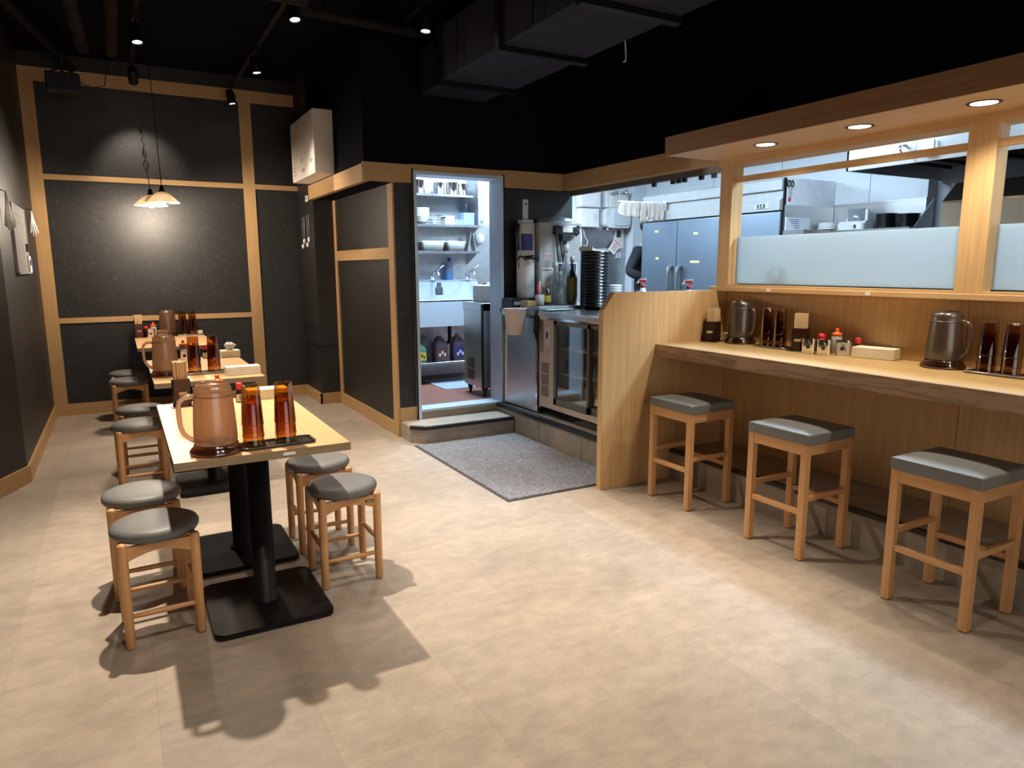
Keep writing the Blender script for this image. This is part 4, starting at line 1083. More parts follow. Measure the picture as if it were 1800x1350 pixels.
for k, (r, z) in enumerate(((.21, 0), (.20, .015), (.13, .035), (.05, .045))):
    rings.append([bm.verts.new((r*math.cos(2*PI*i/n), r*.45*math.sin(2*PI*i/n), z+.006*math.sin(i*2.3+k))) for i in range(n)])
for A, B in zip(rings, rings[1:]):
    for i in range(n): bm.faces.new((A[i], A[(i+1) % n], B[(i+1) % n], B[i]))
bm.faces.new(rings[-1])
single('plastic_bag', bm, M_CLEARPL, 'crumpled clear plastic bag lying on top of the grey appliance', 'bag', (3.42, 5.31, WT+.733))

t = thing('picture_board', 'small board with navy print and white border behind the bottles', 'board', (3.40, 5.120, RK), 0)
bm = bmesh.new(); cbox(bm, 0, 0, .175, .20, .010, .35); part('board', bm, M_PAPER, t)
bm = bmesh.new(); cbox(bm, 0, -.006, .175, .18, .002, .33); part('print', bm, M_DARKPIC, t)
bm = bmesh.new(); cyl(bm, (.02, -.0072, .20), .055, -.001, 24, ax='y'); part('round_motif', bm, M_GREY, t)
def bottle(x, y, z, r, h, neck, capr, caph, mb, mc, lab, nm='glass_bottle', label=None):
    t = thing(nm, lab, 'bottle', (x, y, z), 0)
    bm = bmesh.new(); hh = h-caph
    lathe(bm, [(0, .001), (r*.92, .001), (r, .008), (r, hh*.60), (r*.86, hh*.70), (neck*1.3, hh*.82), (neck, hh*.90), (neck, hh), (0, hh)], 28); part('body', bm, mb, t)
    bm = bmesh.new(); lathe(bm, [(0, hh), (capr, hh), (capr, h-.004), (capr*.9, h), (0, h)], 20); part('cap', bm, mc, t)
    if label:
        bm = bmesh.new(); lathe(bm, [(r+.0006, hh*.16), (r+.0012, hh*.17), (r+.0012, hh*label[1]), (r+.0006, hh*(label[1]+.01))], 28); part('label', bm, label[0], t)
    return t
bottle(3.220, 4.95, RK, .055, .275, .016, .020, .045, M_CLEARPL, M_WHITEPL, 'clear plastic bottle with white cap, short one among the bottles')
bottle(3.235, 5.055, RK, .045, .355, .014, .022, .05, M_CLEARPL, M_WHITEPL, 'clear plastic bottle with white cap behind the short clear one')
bottle(3.325, 4.93, RK, .045, .40, .013, .018, .045, M_GRBOT, M_WHITEPL, 'dark green glass bottle with white cap and gold label', label=(plain('gold_label', (.25, .20, .03), .4), .62))
bottle(3.345, 5.055, RK, .050, .50, .015, .024, .06, M_CLEARPL, M_WHITEPL, 'tallest clear bottle with white cap in front of the navy board')
bottle(3.095, 4.955, RK, .032, .19, .010, .011, .02, M_AMBERC, M_ORANGE, 'small amber bottle with yellow label beside the utensil cup', label=(M_YELLOW, .46))
t = thing('utensil_cup', 'white cup holding red and cream utensils', 'cup', (3.020, 4.95, RK))
bm = bmesh.new(); lathe(bm, [(0, 0), (.036, 0), (.040, .09), (.038, .09), (.034, .004), (0, .004)], 28); part('cup', bm, M_WHITEPL, t)
for nm, dx, h, m in (('red_handle', -.018, .175, M_RED), ('red_handle', .014, .16, M_RED), ('cream_handle', -.004, .20, M_CREAM), ('black_pen', .008, .14, M_BLKPL)):
    bm = bmesh.new(); tube(bm, [(dx*.5, 0, .006), (dx*1.5, .01*(1 if dx > 0 else -1), h)], [.005, .009], 8); part(nm, bm, m, t)
t = thing('wooden_box', 'pale wooden box at the corner of the steel riser', 'box', (2.948, 4.985, RK), .1)
o = kids(t)
bm = bmesh.new(); box(bm, -.055, -.045, 0, .055, .045, .038, .002, 1); part('box', bm, W_TRIM_X, t)
bm = bmesh.new(); box(bm, -.057, -.047, .038, .02, .047, .041); part('lid', bm, W_CHOP, t)
bm = bmesh.new(); n = 10
g = [[bm.verts.new((-.13+.26*i/n, -.06+.12*j/4, .004+.006*math.sin(i*1.7+j*2.1)**2)) for j in range(5)] for i in range(n+1)]
for i in range(n):
    for j in range(4): bm.faces.new((g[i][j], g[i+1][j], g[i+1][j+1], g[i][j+1])).smooth = True
o = single('folded_cloth', bm, plain('pale_green_cloth', (.55, .68, .62), .95), 'pale green and white cloth on the worktop edge before the bottles', 'cloth', (3.08, 4.79, WT+.001), (0, 0, .1))
md = o.modifiers.new('thickness', 'SOLIDIFY'); md.thickness = .006
# black bowls, stacked
b0 = None
for i in range(17):
    loc = (3.415+R.uniform(-.0006, .0006), 4.735+R.uniform(-.0006, .0006), WT+.0005+i*.0260)
    if b0 is None:
        bm = bmesh.new(); lathe(bm, [(0, .0), (.062, .0), (.066, .004), (.074, .007), (.100, .016), (.1085, .0295), (.1155, .0302), (.1155, .0555), (.1110, .0550), (.1105, .033), (.097, .0215), (.068, .0125), (0, .0115)], 44)
        b0 = single('lacquer_bowl', bm, M_LACQ, '', 'bowl', loc, group='black bowls stacked on the steel worktop'); o = b0
    else: o = b0.copy(); COL.objects.link(o); o.location = loc
    o['label'] = 'lowest black bowl of the tall stack on the steel worktop' if i == 0 else ('topmost black bowl of the tall stack, right under the white tray' if i == 16 else 'glossy black bowl within the tall stack on the steel worktop')
bm = bmesh.new(); box(bm, -.09, -.08, 0, .09, .08, .008, .002, 1); box(bm, -.09, -.08, .008, -.082, .08, .030); box(bm, .082, -.08, .008, .09, .08, .030); box(bm, -.09, .072, .008, .09, .08, .030)
single('white_tray', bm, M_WHITEPL, 'shallow white tray resting on the stack of black bowls', 'tray', (3.405, 4.735, WT+.4720), (0, .06, .1))
# waste cup hung on the front edge
t = thing('hanging_bin', 'small cream bin hooked on the front edge of the steel worktop', 'bin', (2.800, 4.965, .855))
bm = bmesh.new(); lathe(bm, [(0, 0), (.062, 0), (.066, .004), (.088, .205), (.092, .208), (.092, .212), (.085, .212), (.061, .008), (0, .008)], 36); part('bin_body', bm, plain('cream_bin_plastic', (.72, .60, .52), .5), t)
bm = bmesh.new(); tube(bm, [(.085, 0, .20), (.10, 0, .212), (.112, 0, .212)], .004, 8); part('hook', bm, M_CHROME, t)
bm = bmesh.new()
for k in range(5): tube(bm, [(0, -.01*k, .16), (-.02+.006*k, -.01*k-.02, .05), (-.012, -.012*k, -.02-.02*k), (.0, -.01*k+.01, .08)], .004, 6)
single('cable_loops', bm, M_BLKPL, 'black cable loops hanging beside the cream bin', 'cable', (2.905, 4.83, .90))

# ------------------------------------------------------------------ work table behind the counter wall, spray bottles
t = thing('prep_table', 'steel prep table behind the oak counter wall', 'table', (3.98, 3.1, .2))
bm = bmesh.new(); box(bm, -.29, -2.2, .80, .29, 2.2, .845, .002, 1); part('top_sheet', bm, M_STEELH, t)
for sx in (-1, 1):
    for y in (-2.1, 0, 2.1):
        bm = bmesh.new(); cbox(bm, sx*.26, y, .40, .035, .035, .80); part('leg', bm, M_STEEL, t)
def spray(x, y, lab, z=1.046):
    t = thing('spray_bottle', lab, 'spray bottle', (x, y, z), -.6)
    bm = bmesh.new(); lathe(bm, [(0, 0), (.036, 0), (.038, .004), (.038, .11), (.030, .15), (.014, .185), (0, .185)], 24); part('body', bm, M_WHITEPL, t)
    bm = bmesh.new(); lathe(bm, [(0, .183), (.020, .183), (.020, .205), (0, .207)], 20); cbox(bm, -.006, 0, .235, .060, .022, .030, .005, 1); part('spray_head', bm, M_RED, t)
    bm = bmesh.new(); prism(bm, [(-.055, .215), (-.032, .250), (.030, .255), (.012, .225)], -.010, .010, 'xz'); part('trigger', bm, M_WHITEPL, t)
spray(3.80, 4.585, 'red and white spray bottle, nearer the black bowls, peeking over the oak divider')
spray(3.80, 4.045, 'red and white spray bottle in front of the fridge handles')
bottle(3.602, 3.02, 1.2665, .034, .17, .020, .022, .04, M_SPICE, M_CREAM, 'pale bottle seen as a shadow through the frosted screen', 'squeeze_bottle')
b0 = None
for i in range(8):
    loc = (3.93, 5.12, 1.046+i*.022)
    if b0 is None:
        bm = bmesh.new(); lathe(bm, [(0, 0), (.030, 0), (.050, .020), (.054, .036), (.051, .035), (.028, .005), (0, .005)], 28)
        b0 = single('white_bowl', bm, M_WHITEPL, 'white bowl in a short stack behind the black bowls', 'bowl', loc, group='white bowls stacked behind the black ones')
    else: o = b0.copy(); COL.objects.link(o); o.location = loc

# ------------------------------------------------------------------ big fridge
t = thing('upright_fridge', 'large steel upright fridge with two tall grey doors and curved handles', 'fridge', (5.52, 5.36, .2))
bm = bmesh.new(); box(bm, -.29, -.95, .06, .37, .95, 1.97); part('body', bm, M_FRIDGE, t)
bm = bmesh.new(); box(bm, -.27, -.958, .06, .37, -.951, 1.97); part('side_cover', bm, M_WHCARD, t)
for (y0, y1, hy) in ((.385, .945, .45), (-.34, .375, .31), (-.945, -.35, -.41)):
    bm = bmesh.new(); box(bm, -.325, y0, .12, -.292, y1, 1.675, .004, 2); d = part('door', bm, M_FRIDGE, t)
    if hy > 0:
        bm = bmesh.new(); tube(bm, [(-.32, hy, 1.20), (-.365, hy, 1.18), (-.375, hy, 1.12), (-.372, hy, 1.00), (-.365, hy, .90), (-.32, hy, .88)], [.022, .026, .022, .018, .018, .018], 12); part('handle', bm, plain('dark_handle_grey', (.10, .105, .11), .4), d)
bm = bmesh.new(); prism(bm, [(-.292, 1.69), (-.340, 1.69), (-.340, 1.775), (-.300, 1.80), (-.300, 1.86), (-.322, 1.868), (-.322, 1.955), (-.292, 1.97)], -.945, .945, 'xz'); tp = part('top_panel', bm, M_FRIDGET, t)
bm = bmesh.new(); cbox(bm, -.342, -.745, 1.735, .004, .17, .050, .001, 1); dp = part('display', bm, M_GREY, tp)
bm = bmesh.new(); cbox(bm, -.3445, -.740, 1.735, .003, .09, .036); sc = part('display_window', bm, M_INK, dp)
part('digits', text_mesh('2. 8', .036), M_GREEN, sc, (-.3465, -.740, 1.734), (PI/2, 0, -PI/2))
bm = bmesh.new(); box(bm, -.30, -.956, .10, -.27, -.943, 1.97); part('side_strip', bm, M_BLKMET, t)
for (y, z, s) in ((.70, 1.575, .055), (.68, 1.285, .045), (.10, 1.53, .06), (.10, 1.245, .13)):
    bm = bmesh.new(); cbox(bm, -.3265, y, z, .001, s, .022); part('yellow_tape', bm, M_TAPE, t)
bm = bmesh.new(); box(bm, -.3235, .3755, .12, -.293, .3845, 1.675); box(bm, -.318, -.349, .12, -.293, -.341, 1.675); box(bm, -.318, -.94, 1.676, -.293, .94, 1.689); part('door_gap_shade', bm, M_BLKPL, t)  # shade of the door gaps, put in as black strips
# towels on a rod in front of the fridge
t = thing('towel_rod', 'thin rod holding towels at the top corner of the large fridge', 'rod', (4.87, 5.93, 2.055))
bm = bmesh.new(); tube(bm, [(-.32, 0, 0), (.305, 0, 0)], .008, 10); part('rod', bm, M_CHROME, t)
bm = bmesh.new(); cbox(bm, .306, 0, .0, .012, .05, .06, .003, 1); part('bracket', bm, M_WHITEPL, t)
bm = bmesh.new(); cyl(bm, (-.30, 0, .004), .005, .70, 8); part('hanger', bm, M_CHROME, t)
def towel(x0, x1, drop, lab, k):
    bm = bmesh.new(); nx, nz = 16, 10; prof = []
    for i in range(nz+1): prof.append((-.014, -drop*(1-i/nz)))
    prof += [(-.010, .010), (0, .014), (.010, .010)]
    for i in range(nz+1): prof.append((.014, -drop*.8*i/nz))
    G = []
    for a in range(nx+1):
        x = x0+(x1-x0)*a/nx
        G.append([bm.verts.new((x+.010*math.sin(z*30+k)*(-z/drop), y+(.008*math.sin(a*1.3+k)+.005*math.sin(a*2.9+z*20))*(-z/drop if z < 0 else 0), z+(.010*math.sin(a*.8+k) if z < -drop*.75 else 0))) for y, z in prof])
    for a in range(nx):
        for b in range(len(prof)-1): bm.faces.new((G[a][b], G[a+1][b], G[a+1][b+1], G[a][b+1])).smooth = True
    o = single('hanging_towel', bm, M_TOWEL, lab, 'towel', (4.87, 5.93, 2.055), group='cream towels on the rod')
    m = o.modifiers.new('thickness', 'SOLIDIFY'); m.thickness = .004
towel(-.29, -.03, .15, 'wide flat cream towel on the rod, farthest from the fridge door', 1)
towel(-.025, .055, .20, 'narrow cream towel twisted in the middle of the rod', 2.4)
towel(.06, .29, .17, 'crumpled cream towel on the rod next to the fridge', 4)

# ------------------------------------------------------------------ fixtures on the kitchen end wall
YW = 7.238
t = thing('towel_dispenser', 'white paper towel dispenser on kitchen end wall beside the dark wall edge', 'dispenser', (5.07, YW, 1.87))
bm = bmesh.new(); box(bm, -.15, -.11, .235, .155, 0, .46, .02, 3); part('upper_case', bm, M_WHITEPL, t)
bm = bmesh.new(); box(bm, -.14, -.10, 0, .135, 0, .225, .012, 2); lc = part('lower_case', bm, M_WHITEPL, t)
bm = bmesh.new()
for i in range(5): cbox(bm, .08, -.101, .06+i*.022, .05, .002, .005)
part('grooves', bm, M_GREY, lc)
t = thing('hand_basin', 'small white wall hand basin unit with taps below the beam', 'basin', (5.48, YW-.0, 1.87))
bm = bmesh.new(); ps = rrect(.38, .24, .06, 6, 0, .12); prism(bm, ps, -.13, 0, 'xz'); part('basin_body', bm, M_WHITEPL, t)
bm = bmesh.new(); ps = rrect(.27, .19, .05, 6, .04, .125); prism(bm, ps, -.142, -.128, 'xz'); part('front_panel', bm, M_KWALL, t)
bm = bmesh.new(); box(bm, -.17, -.10, .245, .17, 0, .44, .01, 2); up = part('splash_unit', bm, M_WHITEPL, t)
bm = bmesh.new(); cbox(bm, -.09, -.103, .33, .07, .003, .12); part('notice', bm, M_PAPER, up)
bm = bmesh.new(); cbox(bm, .09, -.103, .275, .06, .003, .02); part('black_plate', bm, M_INK, up)
bm = bmesh.new()
for x in (-.10, .11): lathe(bm, [(0, -.03), (.02, -.03), (.022, .03), (0, .03)], 14, (x, -.13, .43))
tube(bm, [(-.10, -.13, .43), (.11, -.13, .43)], .010, 8); part('taps', bm, M_CHROME, t)
bm = bmesh.new()
for x in (-.13, -.05): lathe(bm, [(0, -.02), (.012, -.02), (.012, .01), (0, .01)], 12, (x, -.08, -.008))
part('drain_ends', bm, M_WHITEPL, t)
t = thing('wall_controller', 'grey wall control panel with dark display and hanging card', 'control panel', (5.575, YW, 1.62))
bm = bmesh.new(); box(bm, -.07, -.025, 0, .07, 0, .24, .004, 1); part('case', bm, M_WHITEMET, t)
bm = bmesh.new(); cbox(bm, -.01, -.0265, .185, .065, .003, .09); part('display_window', bm, M_INK, t)
t = thing('notice_card', 'tilted white card with red border hanging on the wall controller', 'card', (5.50, YW-.0285, 1.645))
bm = bmesh.new(); cbox(bm, 0, 0, 0, .12, .003, .17); a = part('card', bm, M_PAPER, t, (0, 0, 0), (0, -.55+1.2, 0))
bm = bmesh.new(); cbox(bm, 0, -.002, .065, .10, .002, .012)
for i in range(4): cbox(bm, 0, -.002, .035-.025*i, .07, .002, .008)
part('red_print', bm, M_REDINK, a)
t = thing('light_switch', 'grey double light switch below the tilted card', 'switch', (5.575, YW, 1.49))
bm = bmesh.new(); box(bm, -.055, -.008, 0, .055, 0, .10, .003, 1); part('plate', bm, M_GREY, t)
for x in (-.025, .025):
    bm = bmesh.new(); cbox(bm, x, -.010, .05, .03, .005, .07); part('rocker', bm, M_WHITEPL, t)
bm = bmesh.new(); tube(bm, [(0, 0, 0), (.005, 0, -.15), (-.005, 0, -.32)], .008, 8); tube(bm, [(.03, 0, 0), (.05, 0, -.10), (.10, 0, -.15), (.08, 0, -.22), (.04, 0, -.20)], .005, 8)
single('wall_pipe', bm, M_WHITEPL, 'thin white pipe and cable running down below the towel dispenser', 'pipe', (4.99, YW-.03, 1.86))

# ------------------------------------------------------------------ far white wall: panel, scissors, shelf, processor
t = thing('steel_side_guard', 'steel guard sheet on the side of the large fridge behind memo board', 'panel', (5.53, 4.398, .2))
bm = bmesh.new(); box(bm, -.30, -.007, 0, .355, .007, 1.735); part('guard_sheet', bm, M_STEEL, t)
t = thing('scissors', 'black handled scissors and red tool hanging beside the fridge', 'scissors', (5.285, 4.398, 2.15), PI/2)
bm = bmesh.new()
for s in (-1, 1): tube(bm, [(0, s*.022+.018*math.cos(a), -.03+.028*math.sin(a)) for a in [2*PI*i/12 for i in range(12)]], .006, 6, closed=True)
part('handles', bm, M_BLKPL, t)
bm = bmesh.new(); prism(bm, [(-.02, -.05), (.02, -.05), (.012, -.16), (-.004, -.17)], -.003, .003, 'yz'); part('blades', bm, M_STEEL, t)
bm = bmesh.new(); cbox(bm, 0, .004, -.165, .012, .030, .03, .006, 2); part('red_tip', bm, M_RED, t)
t = thing('steel_shelf', 'steel shelf along the white kitchen wall carrying black plates', 'shelf', (5.74, 4.27, 1.67))
bm = bmesh.new(); prism(bm, [(-.15, -.80), (.148, -.80), (.148, .118), (-.53, .118), (-.53, -.10), (-.15, -.10)], 0, .038); part('shelf_board', bm, M_STEELH, t)
for y in (-.35, .05):
    bm = bmesh.new(); prism(bm, [(-.10, 0), (.145, 0), (.145, -.18)], y-.003, y+.003, 'xz'); part('bracket', bm, M_STEEL, t)
bm = bmesh.new(); prism(bm, [(.144, .27), (-.29, -.15), (.144, -.15)], -.812, -.801, 'xz'); part('end_plate', bm, M_STEELD, t)
SZ = 1.7085
t = thing('food_processor', 'white food processor with clear bowl on the steel shelf', 'food processor', (5.76, 4.07, SZ))
bm = bmesh.new(); prism(bm, rrect(.18, .26, .04, 5), .0, .075)
bmesh.ops.bevel(bm, geom=[e for e in bm.edges if e.verts[0].co.z > .07 and e.verts[1].co.z > .07], offset=.015, segments=3, affect='EDGES'); part('base', bm, M_WHITEPL, t)
bm = bmesh.new(); lathe(bm, [(.078, .076), (.082, .18), (.080, .18), (.076, .078)], 32, (0, -.02, 0)); lathe(bm, [(0, .182), (.084, .182), (.084, .188), (0, .190)], 32, (0, -.02, 0)); part('clear_bowl', bm, M_CLEARPL, t)
bm = bmesh.new(); lathe(bm, [(0, .076), (.035, .076), (.03, .10), (.015, .13), (.02, .15), (0, .155)], 20, (0, .05, 0)); part('spindle', bm, M_WHITEPL, t)
bm = bmesh.new(); box(bm, -.02, -.125, .075, .02, -.10, .18, .005, 1); part('handle', bm, M_WHITEPL, t)
bm = bmesh.new(); cbox(bm, -.0915, -.06, .03, .003, .02, .03); part('switch', bm, M_BLKPL, t)
p0 = None
for (y, n, w) in ((3.765, 10, 'fuller stack in front'), (3.572, 9, 'stack half hidden by the steel gusset')):
    for i in range(n):
        loc = (5.74, y, SZ+i*.0122)
        lab = 'black plate on the steel shelf, '+w
        if p0 is None:
            bm = bmesh.new(); lathe(bm, [(0, 0), (.055, 0), (.088, .010), (.090, .014), (.055, .0045), (0, .0045)], 32)
            p0 = single('black_plate', bm, M_LACQ, lab, 'plate', loc, group='black plates, '+w)
        else: o = p0.copy(); COL.objects.link(o); o.location = loc; o['label'] = lab; o['group'] = 'black plates, '+w
t = thing('memo_board', 'white memo board with handwritten lines standing on the shelf by the fridge', 'memo board', (5.38, 4.375, SZ), -PI/2)
bm = bmesh.new(); cbox(bm, 0, 0, .060, .006, .32, .115); part('board', bm, M_WHCARD, t)
bm = bmesh.new()
for i in range(5): cbox(bm, .0035, -.06+.012*i, .10-.018*i, .001, .14-.018*i, .005)
part('handwriting', bm, M_NAVYL, t)
w0 = None
for i in range(5):
    loc = (5.68, 4.30-.01, SZ+i*.012)
    if w0 is None:
        bm = bmesh.new(); lathe(bm, [(0, 0), (.04, 0), (.075, .016), (.078, .024), (.070, .020), (.04, .005), (0, .005)], 28)
        w0 = single('white_dish', bm, M_WHITEPL, 'white dish in the pile between memo board and food processor', 'dish', loc, group='white dishes on the steel shelf')
    else: o = w0.copy(); COL.objects.link(o); o.location = loc
# hood
t = thing('range_hood', 'big steel range hood with dark filters over the cooking line', 'hood', (5.40, 2.2, 2.09))
bm = bmesh.new(); box(bm, -.60, -1.38, 0, -.585, 1.30, .30); box(bm, -.60, 1.285, 0, .60, 1.30, .30); box(bm, -.60, -1.38, .28, .60, 1.30, .30); part('hood_shell', bm, M_STEEL, t)
bm = bmesh.new(); box(bm, -.58, -1.37, .10, .59, 1.28, .13)
for i in range(14): cbox(bm, 0, -1.28+i*.19, .09, 1.1, .02, .03)
part('filters', bm, plain('greasy_filter', (.035, .032, .028), .5, .4, var=.3), t)
bm = bmesh.new()
for y in (.78, .28, -.22): cbox(bm, -.6015, y, .15, .002, .004, .29)
part('panel_seams', bm, M_GREY, t)
t = thing('wall_sprinkler', 'chrome nozzle on bent arm beside a small box near the hood', 'nozzle', (4.72, 3.05, 2.16))
bm = bmesh.new(); tube(bm, [(.075, 0, .05), (.03, 0, .05), (0, 0, .03), (0, -.05, -.03)], .010, 8); part('arm', bm, M_CHROME, t)
bm = bmesh.new(); cbox(bm, .06, -.16, .02, .03, .07, .10, .004, 1); part('small_box', bm, M_WHITEPL, t)
t = thing('noodle_boiler', 'warm steel boiler housing with sloped top edge beside the oak post', 'boiler', (5.62, 2.76, .2))
bm = bmesh.new(); prism(bm, [(-.30, 0), (.30, 0), (.30, 1.80), (-.14, 1.80), (-.30, 1.66)], -.29, .31, 'xz'); part('housing', bm, M_HOODMET, t)
bm = bmesh.new(); box(bm, -.305, -.29, 1.645, -.296, .31, 1.660); part('seam', bm, M_CHROME, t)
t = thing('cooking_unit', 'brown tinted upright board above cooking unit seen past the second post', 'cooking unit', (5.50, 1.75, .2))
bm = bmesh.new(); box(bm, -.30, -.80, 0, .40, .62, 1.62); part('board', bm, M_BRONZE, t)
bm = bmesh.new(); box(bm, -.31, -.80, 1.62, .40, .62, 1.74); part('top_strip', bm, M_STEELD, t)

# ------------------------------------------------------------------ sink area seen through the doorway
t = thing('steel_sink', 'deep stainless sink unit with tall splashback and lower shelf', 'sink', (2.85, 6.90, .2))
bm = bmesh.new()
box(bm, -.70, -.30, .60, .68, -.285, .865); box(bm, -.70, -.30, .850, .68, -.255, .868, .002, 1)
box(bm, -.70, -.30, .60, -.685, .25, .868); box(bm, .665, -.30, .60, .68, .25, .868); box(bm, -.70, -.29, .60, .68, .25, .612); box(bm, -.70, .22, .60, .68, .24, 1.05); box(bm, -.70, .22, 1.045, .68, .335, 1.058)
part('basin', bm, M_SINK, t)
for x in (-.67, .65):
    for y in (-.27, .2):
        bm = bmesh.new(); cyl(bm, (x, y, 0), .019, .60, 14); part('leg', bm, M_STEEL, t)
bm = bmesh.new(); box(bm, -.68, -.27, .205, .66, .22, .228, .002, 1); part('lower_shelf', bm, M_STEELH, t)
bm = bmesh.new(); tube(bm, [(-.20, .05, .60), (-.20, .05, .45), (-.12, .08, .40), (-.10, .18, .38)], .022, 10); tube(bm, [(.25, .05, .60), (.25, .05, .40), (.25, .2, .36)], .022, 10); part('drain_pipe', bm, M_BLKPL, t)
for i, (x, lab) in enumerate(((2.985, 'chrome lever mixer tap above the sink, beside the hanging cloth'), (3.405, 'chrome lever mixer tap above the sink end by the door jamb'))):
    t = thing('mixer_tap', lab, 'tap', (x, 7.10, 1.262))
    bm = bmesh.new(); lathe(bm, [(0, 0), (.026, 0), (.022, .05), (.024, .06), (0, .075)], 20, (0, .02, -.0)); tube(bm, [(0, 0, .05), (-.01, -.06, .085), (-.02, -.16, .09), (-.02, -.20, .06)], .011, 10); part('spout', bm, M_CHROME, t)
    bm = bmesh.new(); tube(bm, [(0, .01, .065), (.05, -.02, .11), (.105, -.05, .155)], [.010, .008, .010], 8); part('lever', bm, M_CHROME, t)
bm = bmesh.new(); cbox(bm, 0, 0, 0, .085, .03, .085, .012, 2); cbox(bm, 0, 0, .06, .05, .02, .06, .006, 1)
single('hanging_sponge', bm, [plain('charcoal_cloth', (.06, .06, .075), .95)], 'dark cloth hanging from the mixer tap over the sink', 'cloth', (2.965, 6.90, 1.15))
t = thing('detergent_bottle', 'blue detergent bottle with navy cap on the sink ledge', 'bottle', (3.20, 7.16, 1.259))
bm = bmesh.new(); lathe(bm, [(0, 0), (.040, 0), (.042, .004), (.042, .10)], 24); lathe(bm, [(0, .10), (.042, .10)], 24); part('liquid_part', bm, M_BLUEL, t)
bm = bmesh.new(); lathe(bm, [(.042, .1005), (.042, .16), (.034, .19), (.018, .205), (0, .205)], 24); part('bottle_body', bm, M_BLUECONT, t)
bm = bmesh.new(); lathe(bm, [(0, .205), (.019, .205), (.019, .24), (0, .242)], 18); part('cap', bm, M_BLUE, t)
def jug(x, y, z, s, mb, ml, lab, lbl=None):
    t = thing('cleaner_jug', lab, 'jug', (x, y, z), .15)
    bm = bmesh.new(); w, d, h = .075*s, .05*s, .15*s
    rs = []
    for (zz, k) in ((0, .95), (.01, 1), (h, 1), (h+.03*s, .95), (h+.07*s, .62), (h+.095*s, .30), (h+.11*s, .26)):
        rs.append([bm.verts.new((px*k, py*k+(.01 if k < .7 else 0), zz)) for px, py in rrect(2*w, 2*d, .02*s, 4)])
    for A, B in zip(rs, rs[1:]):
        for i in range(len(A)): bm.faces.new((A[i], A[(i+1) % len(A)], B[(i+1) % len(A)], B[i])).smooth = True
    bm.faces.new(rs[0]); bm.faces.new(rs[-1]); part('jug_body', bm, mb, t)
    bm = bmesh.new(); tube(bm, [(-w*.2, 0, h+.095*s), (-w*.8, 0, h+.085*s), (-w*.92, 0, h+.03*s), (-w*.9, 0, h)], .009*s, 8); part('handle', bm, mb, t)
    bm = bmesh.new(); lathe(bm, [(0, h+.108*s), (.020*s, h+.108*s), (.020*s, h+.125*s), (0, h+.127*s)], 18, (0, .01, 0)); part('cap', bm, M_WHITEPL, t)
    if ml:
        bm = bmesh.new(); cbox(bm, 0, -d-.001, h*.55, 2*w*.85, .002, h*.7); l = part('label', bm, ml, t)
        bm = bmesh.new()
        for i in range(3): cbox(bm, -w*.4+i*w*.4, -d-.0025, h*(.45+.15*(i % 2)), w*.3, .001, h*.22)
        part('label_print', bm, lbl or M_PAPER, l)
JZ = .4285
jug(2.660, 6.72, JZ, .80, M_GREENL, M_YELLOW, 'green cleaner bottle with yellow label at the door edge of the shelf', M_INK)
jug(2.765, 6.83, JZ, 1.02, M_CLEARPL, None, 'clear unlabelled jug on the shelf under the sink')
jug(2.890, 6.74, JZ, 1.02, M_PURPL, plain('brown_label', (.14, .06, .06), .5), 'purple-brown jug with patterned label under the sink')
jug(3.095, 6.74, JZ, 1.02, M_PURPL, M_NAVYL, 'dark jug with navy label under the sink, beside the steel fridge')
# wall shelves
SHX = (2.16, 3.49)
sh = []
for z, lab in ((1.545, 'lowest steel wall shelf above the sink'), (1.820, 'middle steel wall shelf above the sink'), (2.130, 'top steel wall shelf above the sink')):
    t = thing('wall_shelf', lab, 'shelf', (2.825, 7.09, z), 0, 'steel wall shelves above the sink')
    bm = bmesh.new(); xr = .665 if z > 1.6 else .65
    if z > 2: xr = .58
    box(bm, -.665, -.145, 0, xr, .147, .022, .002, 1); part('shelf_board', bm, M_STEELH, t)
    bm = bmesh.new(); prism(bm, [(-.12, 0), (.147, 0), (.147, -.12)], xr-.02, xr-.015, 'yz'); part('bracket', bm, M_STEEL, t)
bm = bmesh.new(); box(bm, -.012, -.14, 0, .012, .14, .55, .002, 1)
t = thing('shelf_upright', 'perforated steel side panel standing at the end of the wall shelves', 'panel', (3.475, 7.09, 1.8425)); part('side_panel', bm, M_STEELD, t)
bm = bmesh.new()
for i in range(9):
    for y in (-.09, .09): cyl(bm, (-.0135, y, .08+i*.05), .006, .002, 8, ax='x')
part('peg_holes', bm, M_BLKPL, t)
p0 = None
for (x, y, s, lab) in ((3.07, 7.10, 1.0, 'steel pot on the top shelf, left end of the group of three'), (3.205, 7.06, 1.02, 'steel pot on the top shelf, in the middle of the group'), (3.335, 7.09, .98, 'steel pot on the top shelf, hidden behind the middle pot'), (2.835, 7.08, 1.1, 'steel pot alone on the top shelf near the door frame')):
    lab = lab.replace('left end', 'outer end')
    t = thing('steel_pot', lab, 'pot', (x, y, 2.1525), 0, 'steel pots on the top shelf')
    bm = bmesh.new(); lathe(bm, [(0, 0), (.058*s, 0), (.062*s, .004), (.062*s, .13*s), (.065*s, .133*s), (.059*s, .133*s), (.058*s, .006), (0, .006)], 36); part('pot_body', bm, M_CHROME, t)
b0 = None
for i in range(4):
    loc = (2.845, 7.06, 1.8425+i*.026); s = 1
    if b0 is None:
        bm = bmesh.new(); lathe(bm, [(0, 0), (.045, 0), (.075, .035), (.088, .085), (.092, .090), (.086, .088), (.072, .040), (.042, .006), (0, .006)], 32)
        b0 = single('mixing_bowl', bm, M_WHITEPL, 'large white mixing bowl nested on the middle shelf', 'bowl', loc, group='white mixing bowls on the middle shelf')
    else: o = b0.copy(); COL.objects.link(o); o.location = loc
